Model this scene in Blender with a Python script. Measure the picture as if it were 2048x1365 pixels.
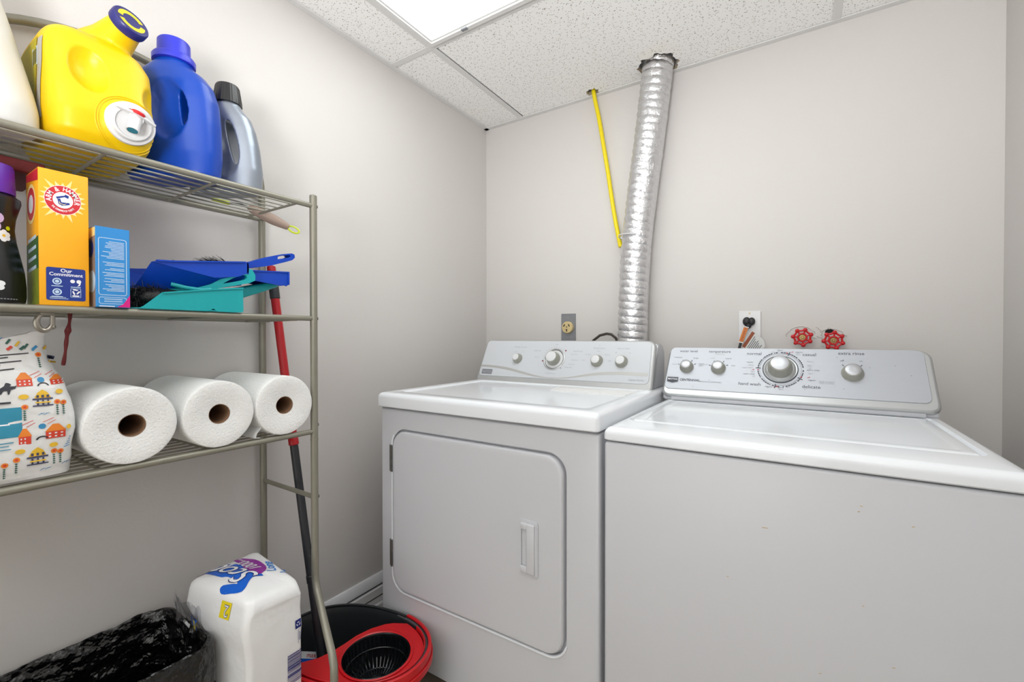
import bpy, bmesh, math, random
from mathutils import Vector, Matrix, noise
from mathutils.bvhtree import BVHTree
V = Vector
PI = math.pi
random.seed(7)
for o in list(bpy.data.objects): bpy.data.objects.remove(o, do_unlink=True)
SC = bpy.context.scene
COL = SC.collection

# ---------------------------------------------------------------- camera, world, exposure
CZ = 1.05            # eye height; rel-z values below are measured from it
H = CZ + 1.037       # suspended ceiling
XL, XR, YB, YF = -1.338, 0.487, 1.842, -2.25   # left wall, right wall, back wall, wall behind the camera
def setup_camera():
    yaw, pit, rol = math.radians(32.742), math.radians(0.589), math.radians(-0.044)
    F = V((-math.sin(yaw)*math.cos(pit), math.cos(yaw)*math.cos(pit), -math.sin(pit)))
    R0 = V((math.cos(yaw), math.sin(yaw), 0)); U0 = R0.cross(F)
    R = R0*math.cos(rol)+U0*math.sin(rol); U = U0*math.cos(rol)-R0*math.sin(rol)
    cd = bpy.data.cameras.new('camera'); c = bpy.data.objects.new('camera', cd); COL.objects.link(c)
    cd.sensor_width = 36; cd.lens = 898.3*36/2048; cd.clip_start = 0.02; cd.clip_end = 50
    m = Matrix((R, U, -F)).transposed().to_4x4(); m.translation = V((0, 0, CZ)); c.matrix_world = m
    SC.camera = c
setup_camera()
w = bpy.data.worlds.new('world'); SC.world = w; w.use_nodes = True
w.node_tree.nodes['Background'].inputs[0].default_value = (0.9, 0.93, 1, 1)
w.node_tree.nodes['Background'].inputs[1].default_value = 0.3
SC.view_settings.view_transform = 'Standard'; SC.view_settings.look = 'None'
SC.view_settings.gamma = 1; SC.view_settings.use_curve_mapping = False
SC.view_settings.exposure = 0.05
def area(name, loc, rot, sx, sy, power, col=(1, 1, 1)):
    l = bpy.data.lights.new(name, 'AREA'); l.shape = 'RECTANGLE'; l.size = sx; l.size_y = sy; l.energy = power; l.color = col
    o = bpy.data.objects.new(name, l); COL.objects.link(o); o.location = loc; o.rotation_euler = rot
area('rear_fill', (-.55, YF+.03, 1.02), (math.radians(90), 0, 0), 1.5, 1.95, 15, (.95, .98, .97))  # added soft fill in front of the closed rear wall; no doorway there
FD = V((-.12, .46, .87)).to_track_quat('-Z', 'Y').to_euler()
sl = bpy.data.lights.new('ceiling_fill_spot', 'SPOT'); sl.energy = 90; sl.spot_size = math.radians(148); sl.spot_blend = .7; sl.shadow_soft_size = .2  # added spot, aimed up to brighten the ceiling and upper walls
so = bpy.data.objects.new('ceiling_fill_spot', sl); COL.objects.link(so); so.location = (-.10, -.50, 1.20); so.rotation_euler = FD
LAMP = 3.5        # radiance of the ceiling light diffusers

# ---------------------------------------------------------------- materials
def lin(c):
    f = lambda x: (x/255/12.92) if x/255 <= .04045 else ((x/255+.055)/1.055)**2.4
    return (f(c[0]), f(c[1]), f(c[2]), 1)
MATS = {}
def mat(name, rgb, rough=.5, metal=0, bump=0, bscale=40, spec=.5, coat=0, var=0, vscale=6, trans=0, alpha=1, sss=0, stretch=None, ior=None):
    if name in MATS: return MATS[name]
    m = bpy.data.materials.new(name); m.use_nodes = True; MATS[name] = m
    nt = m.node_tree; b = nt.nodes['Principled BSDF']
    b.inputs['Base Color'].default_value = lin(rgb); b.inputs['Roughness'].default_value = rough
    b.inputs['Metallic'].default_value = metal; b.inputs['Specular IOR Level'].default_value = spec
    b.inputs['Coat Weight'].default_value = coat; b.inputs['Coat Roughness'].default_value = .06
    b.inputs['Transmission Weight'].default_value = trans; b.inputs['Alpha'].default_value = alpha
    if ior: b.inputs['IOR'].default_value = ior
    if sss:
        b.inputs['Subsurface Weight'].default_value = sss; b.inputs['Subsurface Radius'].default_value = (.01, .01, .008)
        b.inputs['Subsurface Scale'].default_value = 1
    tc = nt.nodes.new('ShaderNodeTexCoord'); vec = tc.outputs['Object']
    if stretch:
        mp = nt.nodes.new('ShaderNodeMapping'); mp.inputs['Scale'].default_value = stretch
        nt.links.new(vec, mp.inputs['Vector']); vec = mp.outputs['Vector']
    nz = nt.nodes.new('ShaderNodeTexNoise'); nz.inputs['Scale'].default_value = vscale; nz.inputs['Detail'].default_value = 4
    nt.links.new(vec, nz.inputs['Vector'])
    v = var if var else .03
    mx = nt.nodes.new('ShaderNodeMix'); mx.data_type = 'RGBA'
    c = lin(rgb); mx.inputs[6].default_value = tuple(x*(1-v) for x in c[:3])+(1,); mx.inputs[7].default_value = tuple(min(1, x*(1+v)) for x in c[:3])+(1,)
    nt.links.new(nz.outputs['Fac'], mx.inputs[0]); nt.links.new(mx.outputs[2], b.inputs['Base Color'])
    if bump:
        bd = .02 if name in ('bin_bag_black', 'pack_white', 'bag_white') else .004
        n2 = nt.nodes.new('ShaderNodeTexNoise'); n2.inputs['Scale'].default_value = bscale; n2.inputs['Detail'].default_value = 3
        nt.links.new(vec, n2.inputs['Vector'])
        bp = nt.nodes.new('ShaderNodeBump'); bp.inputs['Strength'].default_value = bump; bp.inputs['Distance'].default_value = bd
        nt.links.new(n2.outputs['Fac'], bp.inputs['Height']); nt.links.new(bp.outputs['Normal'], b.inputs['Normal'])
    return m

wall_m = mat('wall_paint', (210, 206, 203), .75, bump=.06, bscale=160, var=.012, vscale=2)
wall_r = mat('wall_paint_right', (206, 202, 199), .75, bump=.06, bscale=160, var=.012, vscale=2)
plaster = mat('plaster_patch', (206, 202, 198), .85, bump=.5, bscale=90)
trim_m = mat('trim_white', (226, 226, 229), .4)
floor_m = mat('floor_vinyl', (180, 168, 150), .45, var=.12, vscale=9)
dark = mat('dark_void', (22, 21, 20), .9)
grid_m = mat('grid_white', (216, 215, 214), .4)
crumb = mat('tile_core', (186, 170, 146), .95, bump=1, bscale=200, var=.25, vscale=80)
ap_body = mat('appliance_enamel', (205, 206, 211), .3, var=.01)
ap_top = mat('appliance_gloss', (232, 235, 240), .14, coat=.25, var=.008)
ap_panel = mat('console_white', (200, 203, 208), .3, var=.01)
ap_trim = mat('console_silver', (186, 188, 189), .3, metal=.55)
ap_brush = mat('console_brushed', (180, 183, 190), .40, metal=.35, var=.02, stretch=(1, 60, 60), bump=.02, bscale=30)
sage = mat('knob_sage', (156, 156, 146), .4)
chrome = mat('knob_cap', (180, 181, 185), .36, metal=.75, var=.08, vscale=30)
capw = mat('knob_cap_white', (212, 213, 215), .35)
ink = mat('print_grey', (105, 108, 116), .5)
inkl = mat('print_light_grey', (160, 163, 170), .5)
inkd = mat('print_dark', (60, 64, 74), .5)
inkr = mat('print_red', (186, 40, 50), .5)
greyp = mat('plate_grey', (128, 130, 136), .45)
metalp = mat('steel_plate', (150, 152, 156), .4, metal=.7, var=.15, vscale=20)
hinge_m = mat('hinge_steel', (110, 108, 104), .45, metal=.8, var=.3, vscale=60)
rack_m = mat('rack_paint', (140, 137, 124), .38, metal=.35, var=.1, vscale=25)
steel = mat('bright_steel', (190, 188, 182), .25, metal=.9)
bronze = mat('hook_nickel', (150, 144, 134), .3, metal=.9)
yel = mat('yellow_plastic', (236, 195, 2), .38, spec=.4, sss=.04)
navy = mat('navy_plastic', (34, 34, 110), .35)
yelp = mat('yellow_print', (238, 216, 30), .4)
blu = mat('blue_plastic', (4, 66, 172), .3, spec=.5)
blu2 = mat('cap_blue', (44, 52, 196), .35)
silv = mat('silver_plastic', (152, 160, 172), .33, metal=.65)
blk = mat('black_plastic', (28, 28, 30), .3)
blkd = mat('charcoal_plastic', (44, 46, 50), .38)
cream = mat('milky_plastic', (214, 214, 211), .4, sss=.06)
whp = mat('white_plastic', (218, 218, 219), .3)
redp = mat('red_plastic', (198, 14, 24), .35)
redm = mat('red_paint', (178, 16, 28), .32)
drk_red = mat('dark_red_cloth', (88, 8, 11), .7, bump=.2, bscale=120)
purple = mat('purple_plastic', (98, 42, 170), .4)
teal = mat('teal_plastic', (16, 162, 168), .4, var=.06)
bluep = mat('dustpan_blue', (2, 66, 184), .38, var=.04)
brist = mat('bristle_black', (9, 9, 9), .45)
taupe = mat('taupe_rubber', (160, 138, 124), .5)
lime = mat('lime_plastic', (200, 216, 16), .4)
orange = mat('box_orange', (252, 176, 18), .45)
cardw = mat('card_white', (228, 226, 222), .6)
ahred = mat('logo_red', (206, 40, 52), .45)
ahblue = mat('panel_navy', (24, 52, 140), .45)
raycol = mat('burst_cream', (255, 226, 150), .5)
gren = mat('art_green', (44, 92, 32), .5, var=.4, vscale=60)
gren2 = mat('art_leaf', (128, 140, 40), .5, var=.4, vscale=60)
sky_b = mat('box_blue', (48, 138, 208), .42)
pale = mat('print_pale', (196, 218, 240), .5)
magen = mat('magenta_print', (214, 20, 130), .45)
photo = mat('box_photo', (150, 130, 118), .5, var=.5, vscale=50)
paper = mat('paper_towel', (240, 240, 239), .9, bump=.5, bscale=240, sss=.1)
kraft = mat('kraft_core', (142, 108, 82), .8)
bagw = mat('bag_white', (226, 225, 224), .32, bump=.55, bscale=14)
film = mat('pack_white', (238, 238, 239), .28, bump=.22, bscale=13)
b_or = mat('art_orange', (232, 130, 40), .5); b_rd = mat('art_red', (214, 66, 44), .5)
b_bl = mat('art_blue', (58, 140, 190), .5); b_tl = mat('art_teal', (44, 138, 168), .45)
b_gr = mat('art_dkgreen', (50, 96, 84), .5); b_ye = mat('art_yellow', (232, 186, 50), .5)
b_nv = mat('art_navy', (60, 62, 96), .5); b_bk = mat('art_black', (40, 40, 50), .5)
sc_bl = mat('logo_blue', (14, 96, 206), .4); sc_nv = mat('logo_navy', (22, 36, 120), .4); sc_pu = mat('logo_purple', (142, 34, 150), .4)
sc_wh = mat('logo_white', (240, 240, 244), .4); sc_cy = mat('logo_cyan', (30, 130, 215), .4)
liner = mat('bin_bag_black', (6, 6, 7), .22, bump=1, bscale=26, spec=.6)
mopb = mat('bucket_charcoal', (30, 33, 36), .4)
mopg = mat('bucket_grey', (74, 76, 80), .45)
basket = mat('basket_black', (18, 21, 24), .22)
valve = mat('valve_red', (196, 22, 30), .35, var=.1, vscale=40)
brass = mat('brass', (150, 128, 84), .35, metal=.8)
ivory = mat('ivory_plastic', (212, 190, 140), .4)
rubber = mat('cord_rubber', (40, 40, 42), .5)
brcord = mat('cord_brown', (62, 54, 48), .5)
wtag = mat('tag_white', (210, 210, 208), .5)
otag = mat('tag_orange', (214, 122, 34), .5)
btag = mat('tag_brown', (140, 66, 28), .5)
gasy = mat('gas_yellow', (238, 216, 14), .4)

def foil_mat():
    m = mat('duct_foil', (216, 216, 218), .26, metal=.85)
    nt = m.node_tree; b = nt.nodes['Principled BSDF']
    tc = nt.nodes.new('ShaderNodeTexCoord'); n = nt.nodes.new('ShaderNodeTexNoise'); n.inputs['Scale'].default_value = 85; n.inputs['Detail'].default_value = 5
    n.inputs['Distortion'].default_value = 1.5
    nt.links.new(tc.outputs['Object'], n.inputs['Vector'])
    bp = nt.nodes.new('ShaderNodeBump'); bp.inputs['Strength'].default_value = .5; bp.inputs['Distance'].default_value = .005
    nt.links.new(n.outputs['Fac'], bp.inputs['Height']); nt.links.new(bp.outputs['Normal'], b.inputs['Normal'])
    return m
foil = foil_mat()

def tile_mat():
    m = bpy.data.materials.new('ceiling_tile_fissured'); m.use_nodes = True; nt = m.node_tree; b = nt.nodes['Principled BSDF']
    L = nt.links.new; N = nt.nodes.new
    b.inputs['Roughness'].default_value = .9
    tc = N('ShaderNodeTexCoord'); prev = None
    for k, (rot, sc, off, th) in enumerate(((.5, (27, 80, 1), 0, .070), (-.6, (31, 88, 1), 3.3, .066), (1.6, (44, 80, 1), 7.1, .062))):
        mp0 = N('ShaderNodeMapping'); mp0.inputs['Rotation'].default_value = (0, 0, rot); mp0.inputs['Location'].default_value = (off, off*.7, 0)
        mp = N('ShaderNodeMapping'); mp.inputs['Scale'].default_value = (sc[0], sc[1], 0)
        nd = N('ShaderNodeTexNoise'); nd.inputs['Scale'].default_value = 60
        ad = N('ShaderNodeVectorMath'); ad.operation = 'MULTIPLY_ADD'; ad.inputs[1].default_value = (.012, .012, 0)
        L(tc.outputs['Object'], nd.inputs['Vector']); L(nd.outputs['Color'], ad.inputs[0]); L(tc.outputs['Object'], ad.inputs[2])
        L(ad.outputs[0], mp0.inputs[0]); L(mp0.outputs[0], mp.inputs[0])
        vo = N('ShaderNodeTexVoronoi'); vo.voronoi_dimensions = '2D'; vo.inputs['Scale'].default_value = 1
        L(mp.outputs[0], vo.inputs['Vector'])
        lt = N('ShaderNodeMath'); lt.operation = 'LESS_THAN'; lt.inputs[1].default_value = th; L(vo.outputs['Distance'], lt.inputs[0])
        if prev:
            mxn = N('ShaderNodeMath'); mxn.operation = 'MAXIMUM'; L(prev, mxn.inputs[0]); L(lt.outputs[0], mxn.inputs[1]); prev = mxn.outputs[0]
        else: prev = lt.outputs[0]
    st = N('ShaderNodeTexNoise'); st.inputs['Scale'].default_value = 2.2; L(tc.outputs['Object'], st.inputs['Vector'])
    cr = N('ShaderNodeMapRange'); cr.inputs[1].default_value = .62; cr.inputs[2].default_value = .8; L(st.outputs['Fac'], cr.inputs[0])
    m1 = N('ShaderNodeMix'); m1.data_type = 'RGBA'; m1.inputs[6].default_value = lin((244, 243, 242)); m1.inputs[7].default_value = lin((242, 236, 222)); L(cr.outputs[0], m1.inputs[0])
    m2 = N('ShaderNodeMix'); m2.data_type = 'RGBA'; m2.inputs[7].default_value = lin((126, 114, 98)); L(m1.outputs[2], m2.inputs[6]); L(prev, m2.inputs[0])
    L(m2.outputs[2], b.inputs['Base Color'])
    bp = N('ShaderNodeBump'); bp.invert = True; bp.inputs['Strength'].default_value = .5; bp.inputs['Distance'].default_value = .002; L(prev, bp.inputs['Height']); L(bp.outputs[0], b.inputs['Normal'])
    return m
tile_m = tile_mat()

def emit_mat():
    m = bpy.data.materials.new('light_diffuser'); m.use_nodes = True; nt = m.node_tree
    b = nt.nodes['Principled BSDF']; b.inputs['Base Color'].default_value = lin((225, 232, 232)); b.inputs['Roughness'].default_value = .4
    b.inputs['Emission Strength'].default_value = LAMP
    tc = nt.nodes.new('ShaderNodeTexCoord'); v = nt.nodes.new('ShaderNodeTexVoronoi'); v.inputs['Scale'].default_value = 110
    nt.links.new(tc.outputs['Object'], v.inputs['Vector'])
    mx = nt.nodes.new('ShaderNodeMix'); mx.data_type = 'RGBA'; mx.inputs[6].default_value = (.98, 1, .99, 1); mx.inputs[7].default_value = (.86, .93, .92, 1)
    nt.links.new(v.outputs['Distance'], mx.inputs[0]); nt.links.new(mx.outputs[2], b.inputs['Emission Color'])
    return m
emit_m = emit_mat()

def film_clear():
    m = bpy.data.materials.new('clear_film'); m.use_nodes = True; nt = m.node_tree
    for n in list(nt.nodes): nt.nodes.remove(n)
    o = nt.nodes.new('ShaderNodeOutputMaterial'); t = nt.nodes.new('ShaderNodeBsdfTransparent'); t.inputs[0].default_value = (.93, .93, .94, 1)
    g = nt.nodes.new('ShaderNodeBsdfGlossy'); g.inputs[0].default_value = (.9, .9, .92, 1); g.inputs['Roughness'].default_value = .12
    tc = nt.nodes.new('ShaderNodeTexCoord'); n = nt.nodes.new('ShaderNodeTexNoise'); n.inputs['Scale'].default_value = 24; n.inputs['Detail'].default_value = 1
    bp = nt.nodes.new('ShaderNodeBump'); bp.inputs['Strength'].default_value = .5; bp.inputs['Distance'].default_value = .004
    nt.links.new(tc.outputs['Object'], n.inputs['Vector']); nt.links.new(n.outputs['Fac'], bp.inputs['Height']); nt.links.new(bp.outputs[0], g.inputs['Normal'])
    f = nt.nodes.new('ShaderNodeLayerWeight'); f.inputs[0].default_value = .35
    ma = nt.nodes.new('ShaderNodeMath'); ma.operation = 'MULTIPLY_ADD'; ma.inputs[1].default_value = .75; ma.inputs[2].default_value = .05; nt.links.new(f.outputs[1], ma.inputs[0])
    mx = nt.nodes.new('ShaderNodeMixShader'); nt.links.new(ma.outputs[0], mx.inputs[0]); nt.links.new(t.outputs[0], mx.inputs[1]); nt.links.new(g.outputs[0], mx.inputs[2])
    nt.links.new(mx.outputs[0], o.inputs[0]); return m
clearm = film_clear()

# ---------------------------------------------------------------- mesh helpers
def rrect(w, h, r, n=6, cx=0, cy=0):
    if not isinstance(r, (tuple, list)): r = (r,)*4     # BL, BR, TR, TL
    out = []
    for k, (sx, sy, a0) in enumerate(((-1, -1, PI), (1, -1, 1.5*PI), (1, 1, 0), (-1, 1, .5*PI))):
        q = max(r[k], 1e-5); ox, oy = cx+sx*(w/2-q), cy+sy*(h/2-q)
        for i in range(n+1):
            a = a0+PI/2*i/n; out.append((ox+q*math.cos(a), oy+q*math.sin(a)))
    return out
def sell(a, b, e=2, n=40, cx=0, cy=0, rot=0):
    out = []
    for i in range(n):
        t = 2*PI*i/n; c, s = math.cos(t), math.sin(t)
        x = a*math.copysign(abs(c)**(2/e), c); y = b*math.copysign(abs(s)**(2/e), s)
        out.append((cx+x*math.cos(rot)-y*math.sin(rot), cy+x*math.sin(rot)+y*math.cos(rot)))
    return out
def frame(axis):
    z = V(axis).normalized(); x = z.orthogonal().normalized(); return x, z.cross(x), z
class M:
    def __init__(s): s.bm = bmesh.new(); s.mats = []
    def mi(s, m):
        if m not in s.mats: s.mats.append(m)
        return s.mats.index(m)
    def face(s, vs, m, smooth=True):
        try: f = s.bm.faces.new(vs); f.material_index = s.mi(m); f.smooth = smooth; return f
        except ValueError: return None
    def poly(s, pts, m):
        return s.face([s.bm.verts.new(p) for p in pts], m)
    def merge(s, b2, m):
        idx = s.mi(m); mp = {v: s.bm.verts.new(v.co) for v in b2.verts}
        for f in b2.faces:
            try: g = s.bm.faces.new([mp[v] for v in f.verts]); g.material_index = idx; g.smooth = True
            except ValueError: pass
        b2.free(); return s
    def box(s, lo, hi, m, bev=0, seg=2, rot=None, piv=None):
        b = bmesh.new(); bmesh.ops.create_cube(b, size=1)
        lo, hi = V(lo), V(hi); c = (lo+hi)/2; d = hi-lo
        for v in b.verts: v.co = V((v.co.x*d.x, v.co.y*d.y, v.co.z*d.z))
        if bev: bmesh.ops.bevel(b, geom=list(b.edges), offset=min(bev, min(d)*.49), segments=seg, affect='EDGES', profile=.5)
        for v in b.verts:
            if rot is not None: v.co = rot @ v.co
            v.co += c
        return s.merge(b, m)
    def loft(s, rings, m, cap0=True, cap1=True, closed=True):
        R = [[s.bm.verts.new(p) for p in r] for r in rings]; n = len(R[0])
        for a, b in zip(R, R[1:]):
            for i in range(n if closed else n-1):
                j = (i+1) % n; s.face([a[i], a[j], b[j], b[i]], m)
        for on, r in ((cap0, list(reversed(R[0]))), (cap1, R[-1])):
            f = s.face(r, m) if on else None
            if f: f.smooth = False
        return s
    def tube(s, pts, r, m, n=10, cap=True, closed=False):
        pts = [V(p) for p in pts]; k = len(pts); rr = r if isinstance(r, (list, tuple)) else [r]*k
        t0 = (pts[1]-pts[0]).normalized(); x = t0.orthogonal().normalized(); rings = []; tp = t0
        for i, p in enumerate(pts):
            if closed: t = (pts[(i+1) % k]-pts[i-1]).normalized()
            elif i == 0: t = t0
            elif i == k-1: t = (pts[-1]-pts[-2]).normalized()
            else: t = ((pts[i+1]-p).normalized()+(p-pts[i-1]).normalized()).normalized()
            x = (tp.rotation_difference(t) @ x); x = (x-t*x.dot(t)).normalized(); tp = t; y = t.cross(x)
            rings.append([p+(x*math.cos(2*PI*j/n)+y*math.sin(2*PI*j/n))*rr[i] for j in range(n)])
        if closed: rings.append(rings[0])
        s.loft(rings, m, cap and not closed, cap and not closed)
        if closed: bmesh.ops.remove_doubles(s.bm, verts=s.bm.verts, dist=1e-7)
        return s
    def cyl(s, p0, p1, r, m, n=20, r1=None, cap=True): return s.tube([p0, p1], [r, r if r1 is None else r1], m, n, cap)
    def lathe(s, prof, o, axis, m, n=32, fn=None, cap0=True, cap1=True):
        x, y, z = frame(axis); o = V(o); rings = []
        for r, h in prof:
            ring = []
            for j in range(n):
                a = 2*PI*j/n; q = r*(fn(a, h) if fn else 1); ring.append(o+z*h+(x*math.cos(a)+y*math.sin(a))*q)
            rings.append(ring)
        return s.loft(rings, m, cap0, cap1)
    def ext(s, pts, o, ux, uy, th, m, holes=(), side=None):
        """flat outline (with holes) at o + ux*a + uy*b, thickened by the vector th"""
        o, ux, uy, th = V(o), V(ux), V(uy), V(th); b = bmesh.new(); loops = []
        for lp in [pts]+list(holes):
            vs = [b.verts.new(o+ux*p[0]+uy*p[1]) for p in lp]; loops.append(vs)
            for i in range(len(vs)): b.edges.new((vs[i], vs[(i+1) % len(vs)]))
        if holes: bmesh.ops.triangle_fill(b, use_beauty=True, use_dissolve=False, edges=list(b.edges))
        else: b.faces.new(loops[0])
        fs = [[v.co.copy() for v in f.verts] for f in b.faces]; L = [[v.co.copy() for v in lp] for lp in loops]; b.free()
        key = {}
        def g(p):
            k = (round(p.x, 6), round(p.y, 6), round(p.z, 6))
            if k not in key: key[k] = s.bm.verts.new(p)
            return key[k]
        for f in fs:
            s.face([g(p+th) for p in f], m); s.face([g(p) for p in reversed(f)], m)
        for q, lp in enumerate(L):
            for i in range(len(lp)):
                a, c = lp[i], lp[(i+1) % len(lp)]; s.face([g(a), g(c), g(c+th), g(a+th)], (side or m) if q else m)
        return s
    def ball(s, c, r, m, sc=(1, 1, 1), rot=None, n=3):
        b = bmesh.new(); bmesh.ops.create_icosphere(b, subdivisions=n, radius=r)
        for v in b.verts:
            v.co = V((v.co.x*sc[0], v.co.y*sc[1], v.co.z*sc[2]))
            if rot is not None: v.co = rot @ v.co
            v.co += V(c)
        return s.merge(b, m)
    def jit(s, amp, scale, dirs=(1, 1, 1)):
        for v in s.bm.verts:
            d = noise.noise_vector(v.co*scale)*amp; v.co += V((d.x*dirs[0], d.y*dirs[1], d.z*dirs[2]))
        return s
    def data(s, name, ang=35):
        bmesh.ops.recalc_face_normals(s.bm, faces=s.bm.faces)
        me = bpy.data.meshes.new(name); s.bm.to_mesh(me); s.bm.free()
        for m in s.mats: me.materials.append(m)
        me.set_sharp_from_angle(angle=math.radians(ang))
        em = {e.key: e for e in me.edges}
        for p in me.polygons:
            if len(p.vertices) > 8:
                for k in p.edge_keys: em[k].use_edge_sharp = True
        return me
OFF = {}
def tag(o, label, cat, group=None):
    o['label'] = label; o['category'] = cat
    if group: o['group'] = group
    return o
def thing(name, label, cat, loc, group=None):
    o = bpy.data.objects.new(name, None); COL.objects.link(o); o.location = loc; o.empty_display_size = .05
    OFF[o.name] = V(loc); return tag(o, label, cat, group)
def put(me, name, parent=None, loc=None, label=None, cat=None, group=None, kind=None):
    if isinstance(me, M): me = me.data(name)
    off = OFF[parent.name] if parent else V(loc or (0, 0, 0))
    me.transform(Matrix.Translation(-off)); me.name = name
    o = bpy.data.objects.new(name, me); COL.objects.link(o)
    if parent: o.parent = parent
    else: o.location = off
    OFF[o.name] = off
    if label: o['label'] = label
    if cat: o['category'] = cat
    if group: o['group'] = group
    if kind: o['kind'] = kind
    return o
def Z(r): return CZ+r
def P(x, y, r): return V((x, y, CZ+r))

def organic(adds, cuts, m, voxel=.003, smooth=6, pre=2):
    """joined closed shapes, remeshed into one continuous moulded surface, with the cutters carved out"""
    a = M()
    for f in adds: f(a)
    me = a.data('tmp'); o = bpy.data.objects.new('tmp', me); COL.objects.link(o); tmp = [o]
    r = o.modifiers.new('r', 'REMESH'); r.mode = 'VOXEL'; r.voxel_size = voxel
    s = o.modifiers.new('s', 'SMOOTH'); s.iterations = pre; s.factor = .5
    for f in cuts:
        c = M(); f(c); co = bpy.data.objects.new('cut', c.data('cut')); COL.objects.link(co); tmp.append(co)
        b = o.modifiers.new('b', 'BOOLEAN'); b.operation = 'DIFFERENCE'; b.solver = 'EXACT'; b.object = co
    if cuts:
        r = o.modifiers.new('r2', 'REMESH'); r.mode = 'VOXEL'; r.voxel_size = voxel
    s = o.modifiers.new('s2', 'SMOOTH'); s.iterations = smooth; s.factor = .5
    dg = bpy.context.evaluated_depsgraph_get(); dg.update()
    out = bpy.data.meshes.new_from_object(o.evaluated_get(dg))
    for t in tmp: bpy.data.objects.remove(t, do_unlink=True)
    out.materials.clear(); out.materials.append(m)
    for p in out.polygons: p.use_smooth = True; p.material_index = 0
    return out

_txt = {}
def glyphs(s, bold=0, slant=0):
    k = (s, bold, slant)
    if k in _txt: return _txt[k]
    cu = bpy.data.curves.new('t', 'FONT'); cu.body = s; cu.size = 1; cu.align_x = 'CENTER'; cu.align_y = 'CENTER'; cu.offset = bold; cu.shear = slant; cu.resolution_u = 3
    o = bpy.data.objects.new('t', cu); COL.objects.link(o); dg = bpy.context.evaluated_depsgraph_get(); dg.update()
    me = bpy.data.meshes.new_from_object(o.evaluated_get(dg)); vs = [v.co.copy() for v in me.vertices]; fs = [tuple(p.vertices) for p in me.polygons]
    bpy.data.objects.remove(o, do_unlink=True); bpy.data.curves.remove(cu); bpy.data.meshes.remove(me)
    _txt[k] = (vs, fs); return _txt[k]
class Print:
    """printing on a surface: 2D shapes mapped through fn(a, b, lift) -> point"""
    def __init__(s, fn, fine=0): s.m = M(); s.fn = fn; s.lv = 0; s.fine = fine
    def drape(s, vs, fs, m):
        b = bmesh.new(); bv_ = [b.verts.new((p[0], p[1], 0)) for p in vs]
        for f in fs:
            try: b.faces.new([bv_[i] for i in f])
            except ValueError: pass
        bmesh.ops.triangulate(b, faces=b.faces)
        for _ in range(6):
            e = [q for q in b.edges if q.calc_length() > s.fine]
            if not e: break
            bmesh.ops.subdivide_edges(b, edges=e, cuts=1, use_grid_fill=False); bmesh.ops.triangulate(b, faces=b.faces)
        b.verts.index_update(); nv = [s.pt(v.co.x, v.co.y) for v in b.verts]
        for f in b.faces: s.m.face([nv[v.index] for v in f.verts], m)
        b.free(); s.lv += 1; return s
    def pt(s, a, b): return s.m.bm.verts.new(s.fn(a, b, .0002+(.00025 if s.fine else .000007)*s.lv))
    def shape(s, pts, m, grid=False):
        if s.fine: return s.drape(pts, [range(len(pts))], m)
        s.m.face([s.pt(*p) for p in pts], m); s.lv += 1; return s
    def grid(s, a0, b0, a1, b1, m, n=8, k=8):
        g = [[s.pt(a0+(a1-a0)*i/n, b0+(b1-b0)*j/k) for j in range(k+1)] for i in range(n+1)]
        for i in range(n):
            for j in range(k): s.m.face([g[i][j], g[i+1][j], g[i+1][j+1], g[i][j+1]], m)
        s.lv += 1; return s
    def text(s, t, a, b, size, m, bold=0, rot=0, sx=1, slant=0):
        vs, fs = glyphs(t, bold, slant); c, q = math.cos(rot), math.sin(rot)
        nv = [(a+(v.x*sx*c-v.y*q)*size, b+(v.x*sx*q+v.y*c)*size) for v in vs]
        if s.fine: return s.drape(nv, fs, m)
        nv = [s.pt(*p) for p in nv]
        for f in fs: s.m.face([nv[i] for i in f], m)
        s.lv += 1; return s
    def ring(s, a, b, r0, r1, m, n=48, e=1, a0=0, a1=2*PI):
        p = [(math.cos(a0+(a1-a0)*i/n), math.sin(a0+(a1-a0)*i/n)) for i in range(n+1)]
        i0 = [s.pt(a+x*r0*e, b+y*r0) for x, y in p]; i1 = [s.pt(a+x*r1*e, b+y*r1) for x, y in p]
        for i in range(n): s.m.face([i0[i], i1[i], i1[i+1], i0[i+1]], m)
        s.lv += 1; return s
    def disc(s, a, b, r, m, e=1, n=28): return s.shape([(a+math.cos(2*PI*i/n)*r*e, b+math.sin(2*PI*i/n)*r) for i in range(n)], m)
    def line(s, a0, b0, a1, b1, w, m):
        d = V((a1-a0, b1-b0)); d.normalize(); x, y = -d.y*w/2, d.x*w/2
        return s.shape([(a0+x, b0+y), (a0-x, b0-y), (a1-x, b1-y), (a1+x, b1+y)], m)
    def rr(s, a, b, w, h, r, m): return s.shape(rrect(w, h, r, 4, a, b), m)
    def frame(s, a, b, w, h, r, t, m):
        o = rrect(w, h, r, 4, a, b); i = rrect(w-2*t, h-2*t, max(r-t, .0004), 4, a, b); n = len(o)
        vo = [s.pt(*p) for p in o]; vi = [s.pt(*p) for p in i]
        for k in range(n): s.m.face([vo[k], vo[(k+1) % n], vi[(k+1) % n], vi[k]], m)
        s.lv += 1; return s
def plane(o, ux, uy):
    o, ux, uy = V(o), V(ux).normalized(), V(uy).normalized(); n = ux.cross(uy)
    return lambda a, b, l: o+ux*a+uy*b+n*l
def bvh(me): return BVHTree.FromPolygons([v.co for v in me.vertices], [tuple(p.vertices) for p in me.polygons])

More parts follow.
